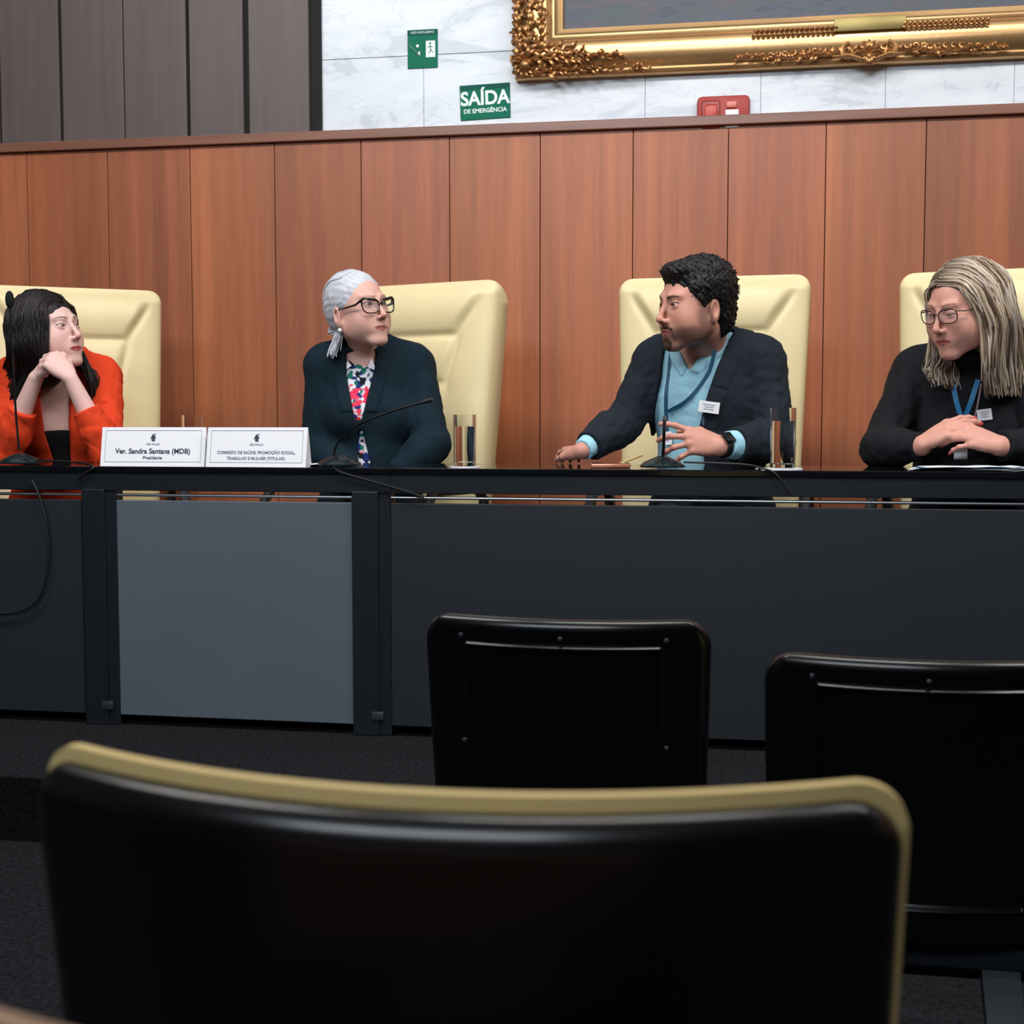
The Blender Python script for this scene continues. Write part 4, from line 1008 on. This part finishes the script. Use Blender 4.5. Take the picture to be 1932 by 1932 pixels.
def collarB(P, q, d, bc, br):   # standing collar behind the neck
    pts = [(-.070, -.056, .112), (-.076, -.015, .160), (-.054, .045, .205), (0, .078, .215), (.052, .045, .205), (.064, -.02, .168), (.060, -.060, .120)]
    for a, b in zip(pts[:-1], pts[1:]): d = smin(d, cap(q, a, b, .016, .016), .022)
    return d
wB.garment('blazer', wB._tp, [wB.sleeve(1, .018, .93), wB.sleeve(-1, .018, .93)], thB, (6, 30, 42), ybk=.08, seed=14, wr=(.0036, 60), zcut=-.37, extra=collarB, h=.004)
# white collar points of the blouse
cb = MB(); 
for (a, b, c_) in (((704, 676), (712, 700), (694, 692)), ((656, 680), (652, 698), (664, 690))):
    P3 = [wB.L2W((wB.px(u, v, 4.09)[0], wB.surf_y(*wB.px(u, v, 4.09))-.020, wB.px(u, v, 4.09)[1])) for u, v in (a, b, c_)]
    n3 = wB.cR[:, 1]*.003; cb.add([*P3, *[p+n3 for p in P3]], [(0, 1, 2), (5, 4, 3), (0, 3, 4, 1), (1, 4, 5, 2), (2, 5, 3, 0)])
loc_build(cb, 'blouse_collar', M_white, wB.root, smooth=False)
silver = tcol((200, 203, 213))
def hB(Q):
    d = ell(Q, (0, .024, .040), (.083, .100, .090)); d = smin(d, ell(Q, (0, .062, .0), (.066, .055, .07)), .03)
    a = np.arctan2(Q[:, 2]-.02, Q[:, 1]-.02); n = np.sin(Q[:, 0]*420+6*np.sin(a*2))*.0007+wob(Q*np.array([1.6, .5, 1]), 260, 9)*.0011
    face = smin(ell(Q, (0, -.112, -.008), (.074, .072, .092)), ell(Q, (0, -.045, -.095), (.11, .062, .075)), .03)
    d = smax(d, -face, .006)
    ear = ell(np.c_[np.abs(Q[:, 0]), Q[:, 1:]], (.088, .004, -.02), (.026, .024, .034)); d = smax(d, -ear, .006); return d-n*sstep(face, .004, .02)
def cB(Q):
    n = .5+.5*wob(Q*np.array([2.2, .5, .8]), 300, 8); return silver*(.72+.38*n)[:, None]
wB.hair('hair', hB, cB, box=.18, h=.0024)
h = wB.H2W
GS = []
for v in (-82, -62, -42, -22, 0, 22, 42, 62, 82):
    q_ = math.sin(R_(v)); GS.append([h(ellp((0, .024, .040), (.083, .100, .090), (q_*.09, -.100*math.cos(R_(e_)), .09*math.sin(R_(e_))), 1.005)) for e_ in ((60+12*abs(q_), 88, 112, 140, 170) if abs(v) < 70 else (80, 100, 122, 145, 172))])
colB = lambda s, g, t: np.tile(silver*g.uniform(.7, 1.15), (len(t), 1))
wB.hairlocks('hair_locks', GS, 420, .0017, .0016, .0008, colB, 31, curlf=1)
GP = [[h((-.02+j*.012, .108, -.02)), h((-.03+j*.01, .118, -.05)), at(634+3*j, 628, 4.09), at(628+3*j, 650, 4.075), at(620+4*j, 672, 4.06)] for j in range(4)]
wB.hairlocks('ponytail', GP, 150, .0030, .004, .003, colB, 32, curlf=1.5)
wB.glasses((14, 13, 16), r=.0023, w=.0290, hh=.0205, cat=.012, top=2.3, z0=.003, tm=2.3)
er = MB()
for q in (-1, 1): er.lathe([(.001, -.007), (.006, -.004), (.007, 0), (.006, .004), (.001, .007)], 12, M=Matrix.Translation(Vector(wB.H2W((q*.083, .002, -.056)))))
loc_build(er, 'earrings', mat('pearl', (236, 232, 226), .2), wB.root)
wB.trousers((18, 24, 30))

# ---------------------------------------------------------------- bearded man
mC = Person('bearded man with dark curly hair in a charcoal suit and light blue shirt, looking left',
            dict(px=1310, py=578, Y=3.98, yaw=-57, pitch=7, roll=4, sc=1.08), dict(px=1336, py=762, Y=4.14, yaw=-12, pitch=10), (202, 146, 128),
            sw=.170, fem=0, tw=1.10, lip=tcol((160, 92, 86)), brow=tcol((34, 24, 22)), browt=1.5, browz=-.003, eye=.8, gaze=(-4, -5), neckr=.058, jaw=1.08, beard=tcol((34, 24, 23)))
mC.setarm(-1, at(1176, 800, 4.08), at(1098, 850, 3.92), ru=.047, re=.036, rw=.025)
mC.setarm(1, at(1462, 832, 4.02), at(1358, 842, 3.83), ru=.047, re=.040, rw=.028)
mC.build_body([dict(W=at(1358, 842, 3.83), F=at(1300, 832, 3.80)-at(1358, 842, 3.83), N=np.array([.0, -.9, .42]), side=1, curl=[(.20, .35, .3), (.45, .5, .35), (.55, .6, .4), (.7, .6, .4)], spread=(.30, .05, -.22, -.50), thumb=.5, sc=1.04),
               dict(W=at(1096, 851, 3.92), F=np.array([-.40, .9, -.03]), N=np.array([0, .1, 1]), side=-1, curl=[(.15, .4, .3)]*4, thumb=.2, sc=.90)])
mC._tp = mC.torso()
def cp(x, y, Y=4.02): return mC.px(x, y, Y)
VC = [cp(1248, 640), cp(1262, 636), cp(1375, 628), cp(1352, 690), cp(1334, 745), cp(1316, 810), cp(1330, 900), cp(1196, 900), cp(1220, 800), cp(1240, 720), cp(1244, 680)]
NC = [cp(1262, 640), cp(1330, 640), cp(1322, 668), cp(1298, 700), cp(1276, 672)]
def thS(x, z, fr, q):
    e = 1-TW(poly_sd(x, z, NC), -.001, .004); lf = 1-TW(np.minimum(poly_sd(x, z, LC1), poly_sd(x, z, LC2)), -.001, .0025)
    e = e*(1-lf); return (.009+.0065*lf*fr)*(1-fr*e)-.03*fr*e
def collarS(P, q, d, bc, br):
    a, b = cp(1362, 632), cp(1258, 652)
    L = [(.066, .03, .196), (.04, .066, .205), (0, .076, .208), (-.04, .062, .202), (-.060, .025, .19)]
    for u, v in zip(L[:-1], L[1:]): d = smin(d, cap(q, u, v, .010, .010), .012)
    return d
LC1 = [cp(1356, 622), cp(1376, 634), cp(1356, 672), cp(1318, 704), cp(1298, 700), cp(1320, 668)]
LC2 = [cp(1252, 646), cp(1264, 652), cp(1292, 694), cp(1284, 712), cp(1262, 690), cp(1250, 664)]
mC._sy = lambda p: mC.surf_y(p[0], p[1], off=.009)
shirtc = tcol((158, 208, 228))
def shc(V, q):
    n = wob(V*np.array([1, 1, .5]), 60, 41); return shirtc*(1+.06*n)[:, None]
mC.garment('shirt', mC._tp, [mC.sleeve(-1, .007, .98), mC.sleeve(1, .008, .90)], thS, shc, seed=17, wr=(.0028, 75), zcut=-.36, extra=collarS, h=.0036)
def thJ(x, z, fr, q):
    sd = poly_sd(x, z, VC); e = 1-TW(sd, -.001, .003); lap = (1-TW(np.abs(sd-.030), .024, .029))*(z > -.12)*(1-(1-TW(np.abs(z-.055+.3*np.abs(x)-.03), .002, .004))*.8)
    return (.021+.0045*lap)*(1-fr*e)-.03*fr*e
def collarJ(P, q, d, bc, br):
    pts = [(-.085, -.03, .15), (-.075, .03, .185), (-.045, .075, .20), (0, .09, .205), (.045, .075, .20), (.075, .03, .185), (.088, -.02, .15)]
    for a, b in zip(pts[:-1], pts[1:]): d = smin(d, cap(q, a, b, .016, .016), .025)
    return d
mC.garment('suit_jacket', mC._tp, [mC.sleeve(-1, .020, .84), mC.sleeve(1, .020, .74)], thJ, (27, 34, 43), seed=19, wr=(.0050, 64), zcut=-.38, extra=collarJ, h=.004)
darkh = tcol((22, 19, 20))
def hC(Q):
    d = ell(Q, (0, .026, .050), (.086, .100, .088)); d = smin(d, ell(Q, (0, .070, -.02), (.066, .046, .070)), .03)
    q = ell(Q, (0, -.052, .098), (.052, .034, .026)); d = smin(d, q, .02)
    face = smin(ell(Q, (0, -.125, -.010), (.083, .074, .098)), ell(Q, (0, -.050, -.085), (.12, .070, .072)), .02)
    d = smax(d, -face, .006)
    d = smin(d, cap(np.c_[np.abs(Q[:, 0]), Q[:, 1:]], (.068, -.030, .050), (.0705, -.016, .006), .013, .006), .012)
    ear = ell(np.c_[np.abs(Q[:, 0]), Q[:, 1:]], (.090, .010, -.012), (.028, .024, .034)); d = smax(d, -ear, .005)
    return d-.0045*np.abs(wob(Q, 260, 5, 6))*2-.002*wob(Q, 620, 6, 5)
mC.hair('hair', hC, lambda Q: np.tile(darkh, (len(Q), 1))*(.7+.5*(.5+.5*wob(Q, 300, 7)))[:, None], box=.2, h=.0026)
# small curls
g = np.random.default_rng(5); VV, FF = [], []; nv = 0
for k in range(520):
    th, ph = g.uniform(-.35, 1.25), g.uniform(-math.pi, math.pi)
    dd = np.array([math.sin(ph)*math.cos(th), math.cos(ph)*math.cos(th), math.sin(th)])
    p = np.array([0, .028, .046])+dd*np.array([.088, .104, .090])
    if hC(p[None])[0] > .003 or p[1] < -.05: continue
    u = nrm(np.cross(dd, g.normal(size=3))); w = np.cross(dd, u); a = np.linspace(0, g.uniform(2.5, 4.5), 12); r = g.uniform(.004, .007)
    P = p+(np.cos(a)[:, None]*u+np.sin(a)[:, None]*w)*r*np.linspace(1, .5, 12)[:, None]+dd*np.linspace(-.004, .006, 12)[:, None]
    V, F = tube_np(mC.hc+(P*mC.hs) @ mC.hR.T, np.full(12, .0022)*np.linspace(1.1, .5, 12)); VV.append(V); FF.append(F+nv); nv += len(V)
VV = np.concatenate(VV); npmesh('curls', VV, np.concatenate(FF), np.tile(darkh*1.1, (len(VV), 1)), M_hair, mC.root)
mC.trousers((30, 36, 44))
def ribbon(person, name, pts, w, m, lift, prims=None):
    """flat strap lying over the chest; pts are (x, z) in the chest frame"""
    P = crom([(x, person.surf_y(x, z)-lift, z) for x, z in pts], 26); T = np.gradient(P, axis=0); b = MB(); V = []
    for p, t in zip(P, T):
        s_ = nrm(np.cross(t, (0, 1, 0)))*w/2; o_ = np.array([0, .0012, 0])
        V += [person.L2W(p-s_), person.L2W(p+s_), person.L2W(p+s_+o_), person.L2W(p-s_+o_)]
    n_ = len(P); F = [(i*4+j, i*4+(j+1) % 4, (i+1)*4+(j+1) % 4, (i+1)*4+j) for i in range(n_-1) for j in range(4)]+[(3, 2, 1, 0), tuple((n_-1)*4+j for j in range(4))]
    b.add(V, F); return loc_build(b, name, m, person.root, smooth=False)
M_lan = mat('teal_strap', (12, 78, 108), .6)
ribbon(mC, 'lanyard', [cp(1350, 660), cp(1336, 705), cp(1300, 752), cp(1256, 780)], .011, M_lan, .021)
ribbon(mC, 'lanyard', [cp(1256, 668), cp(1254, 710), cp(1251, 750), cp(1250, 790)], .011, M_lan, .0165)
ribbon(mC, 'lanyard', [cp(1250, 778), cp(1250, 800), cp(1250, 826)], .009, M_lan, .0165)
def badge(person, x, y, Y, w, hgt, rot, lift, name='name_badge'):
    bx, bz = person.px(x, y, Y); sy = person.surf_y(bx, bz)-lift
    M = Matrix.Translation(Vector(person.L2W((bx, sy, bz)))) @ Matrix(person.cR.tolist()).to_4x4() @ Matrix.Rotation(R_(rot), 4, 'Y') @ Matrix.Rotation(R_(-6), 4, 'X')
    o = loc_build(MB().box(-w/2, w/2, -.0015, .001, -hgt/2, hgt/2, .0004, M=M), name, M_white, person.root, smooth=False)
    b = MB()
    for k, ww in enumerate((.6, .45, .5)): b.box(-w*ww/2, w*ww/2, -.0019, -.0014, hgt*(.22-.2*k)-.0012, hgt*(.22-.2*k)+.0008, M=M)
    b.build('print', M_ink2, o, smooth=False)
badge(mC, 1342, 765, 4.02, .062, .034, 8, .036)
badge(mC, 1252, 832, 4.02, .03, .04, 0, .03, 'lanyard_card')
sh, el, wr = mC.arms[1][:3]; ax = nrm(wr-el); wc = wr-ax*.010
u = nrm(np.cross(ax, (0, 0, 1))); v = np.cross(ax, u); wt = MB()
ring = [wc+.0325*(math.cos(a)*u+math.sin(a)*v*.92) for a in np.linspace(0, 2*math.pi, 29)]
wt.tube(ring, .0095, 8, caps=False, flat=.35); wobj = loc_build(wt, 'watch', M_cord, mC.root)
Mw = Matrix((( *u,), (*v,), (*ax,))).transposed().to_4x4()
nf = nrm(np.array([.0, -.8, .5])-np.dot(np.array([.0, -.8, .5]), ax)*ax)
Mw = Matrix.Translation(Vector(wc+nf*.036)) @ Matrix((tuple(np.cross(ax, nf)), tuple(ax), tuple(nf))).transposed().to_4x4()
q = MB().box(-.018, .018, -.019, .019, -.004, .004, .003, M=Mw).build('watch_face', M_top, wobj)

# ---------------------------------------------------------------- blonde woman
wD = Person('woman with long highlighted blonde hair and glasses in a black sweater, eyes lowered',
            dict(px=1818, py=585, Y=3.90, yaw=-42, pitch=17, roll=2, sc=1.04), dict(px=1832, py=780, Y=4.10, yaw=-6, pitch=14), (208, 152, 136),
            sw=.165, tw=1.12, lip=tcol((176, 92, 90)), brow=tcol((110, 84, 72)), eye=.40, lid=.0035, gaze=(-5, -30), neckr=.054, jaw=1.12, cheek=1.12, nail=lin((190, 40, 44)), browt=.8, ridge=.003, nose=.84)
wD.setarm(-1, at(1660, 846, 3.96), at(1740, 842, 3.84), ru=.046, re=.040, rw=.027)
wD.setarm(1, at(1975, 846, 3.90), at(1884, 842, 3.80), ru=.046, re=.040, rw=.027)
wD.build_body([dict(W=at(1740, 838, 3.83), F=at(1792, 808, 3.81)-at(1740, 838, 3.83), N=np.array([-.2, -.55, .8]), side=-1, curl=[(.30, .35, .25), (.35, .4, .3), (.4, .4, .3), (.5, .4, .3)], thumb=.7, sc=.93),
               dict(W=at(1884, 840, 3.80), F=at(1824, 822, 3.79)-at(1884, 840, 3.80), N=np.array([.15, -.75, .62]), side=1, curl=[(.30, .45, .3), (.40, .5, .3), (.5, .5, .3), (.6, .5, .3)], thumb=.6, sc=.95)])
wD._tp = wD.torso()
def turtle(P, q, d, bc, br):
    nb = np.array([0, .018, .15]); nt = wD.W2L(wD.H2W((0, .022, -.085))[None])[0]
    dn = cap(q, nb, nt, .070, .064); pl = (q-nt) @ nrm(nt-nb); dn = np.maximum(dn, pl); return smin(d, dn, .03)
wD.garment('sweater', wD._tp, [wD.sleeve(-1, .014, .95), wD.sleeve(1, .014, .93)], lambda x, z, fr, q: .014+0*x, (18, 20, 25), seed=23, wr=(.0048, 60), zcut=-.38, extra=turtle, h=.004)
h = wD.H2W
bl = [tcol((176, 156, 132)), tcol((120, 98, 78)), tcol((206, 192, 172)), tcol((84, 66, 54)), tcol((150, 128, 104)), tcol((190, 178, 168))]
def colD(s, g, t):
    c = bl[g.integers(0, 6)]*g.uniform(.85, 1.1); root = np.clip(1-t/.16, 0, 1)[:, None]*g.uniform(.3, .95); return c*(1-root)+bl[3]*.7*root
def hD(Q):
    d = ell(Q, (0, .026, .042), (.086, .102, .090)); d = smin(d, ell(Q, (0, .055, -.05), (.080, .06, .11)), .03)
    face = ell(Q, (0, -.120, -.026), (.066, .088, .092)); return smax(d, -face, .008)-.002*wob(Q*np.array([1, 1, .3]), 330, 5)*sstep(face, .004, .025)
def cD(Q):
    n = wob(Q*np.array([1.5, 1, .3]), 260, 12); w = TW(n, -.1, .25)[:, None]; return bl[1]*.8*(1-w)+bl[4]*w
wD.hair('hair', hD, cD, box=.21)
# near side (image right, her left) and far side (image left)
GR = []
for i, phi in enumerate((26, 42, 60, 82, 106, 126, 150)):
    y = -.046+.026*i
    GR.append([h(scalp(1, phi, 2, -.02)), h(scalp(1, phi, 30)), h(side_pt(1, y-.012+.004*i, .062, 1.0)), h(side_pt(1, y, .015, 1.10)), h(side_pt(1, y+.006, -.04, 1.18)),
               at(1856+15*i, 672, 3.81+.03*i), at(1856+16*i, 708, 3.83+.03*i), at(1860+16*i, 744, 3.86+.025*i)])
wD.hairlocks('hair_locks', GR, 1200, .0030, .005, .004, colD, 41, curlf=1.6)
GL = []
for i, phi in enumerate((26, 50, 78, 105, 130)):
    y = -.050+.032*i
    GL.append([h(scalp(-1, phi, 0, -.02)), h(scalp(-1, phi, 36)), h(side_pt(-1, y, .05, 1.02)), h(side_pt(-1, y+.006, .0, 1.05)), h(side_pt(-1, y+.01, -.05, 1.08)), at(1756+13*i, 680, 3.96+.01*i), at(1748+15*i, 698, 3.955+.01*i), at(1752+16*i, 718+5*i, 3.95+.01*i)])
wD.hairlocks('hair_locks', GL, 520, .0030, .005, .006, colD, 42, curlf=1.6)
wD.glasses((52, 34, 34), r=.0017, w=.0265, hh=.0185, cat=.004, top=1.2)
M_lan2 = mat('blue_strap', (24, 120, 176), .5)
def dp_(x, y, Y=3.98): return wD.px(x, y, Y)
ribbon(wD, 'lanyard', [dp_(1796, 715), dp_(1803, 750), dp_(1815, 790)], .014, M_lan2, .021)
ribbon(wD, 'lanyard', [dp_(1846, 715), dp_(1835, 750), dp_(1820, 790)], .014, M_lan2, .021)
ribbon(wD, 'necklace', [dp_(1852, 722), dp_(1846, 760), dp_(1836, 800)], .004, mat('beads', (150, 110, 116), .4), .021)
badge(wD, 1860, 777, 3.98, .040, .032, -8, .03)
loc_build(MB().box(*[c for p in [at(1800, 845, 3.86)] for c in (p[0], p[0]+.036, p[1]-.002, p[1]+.002, p[2]-.032, p[2]+.0)], .0005), 'lanyard_card', M_white, wD.root, smooth=False)
wD.trousers((20, 22, 26))
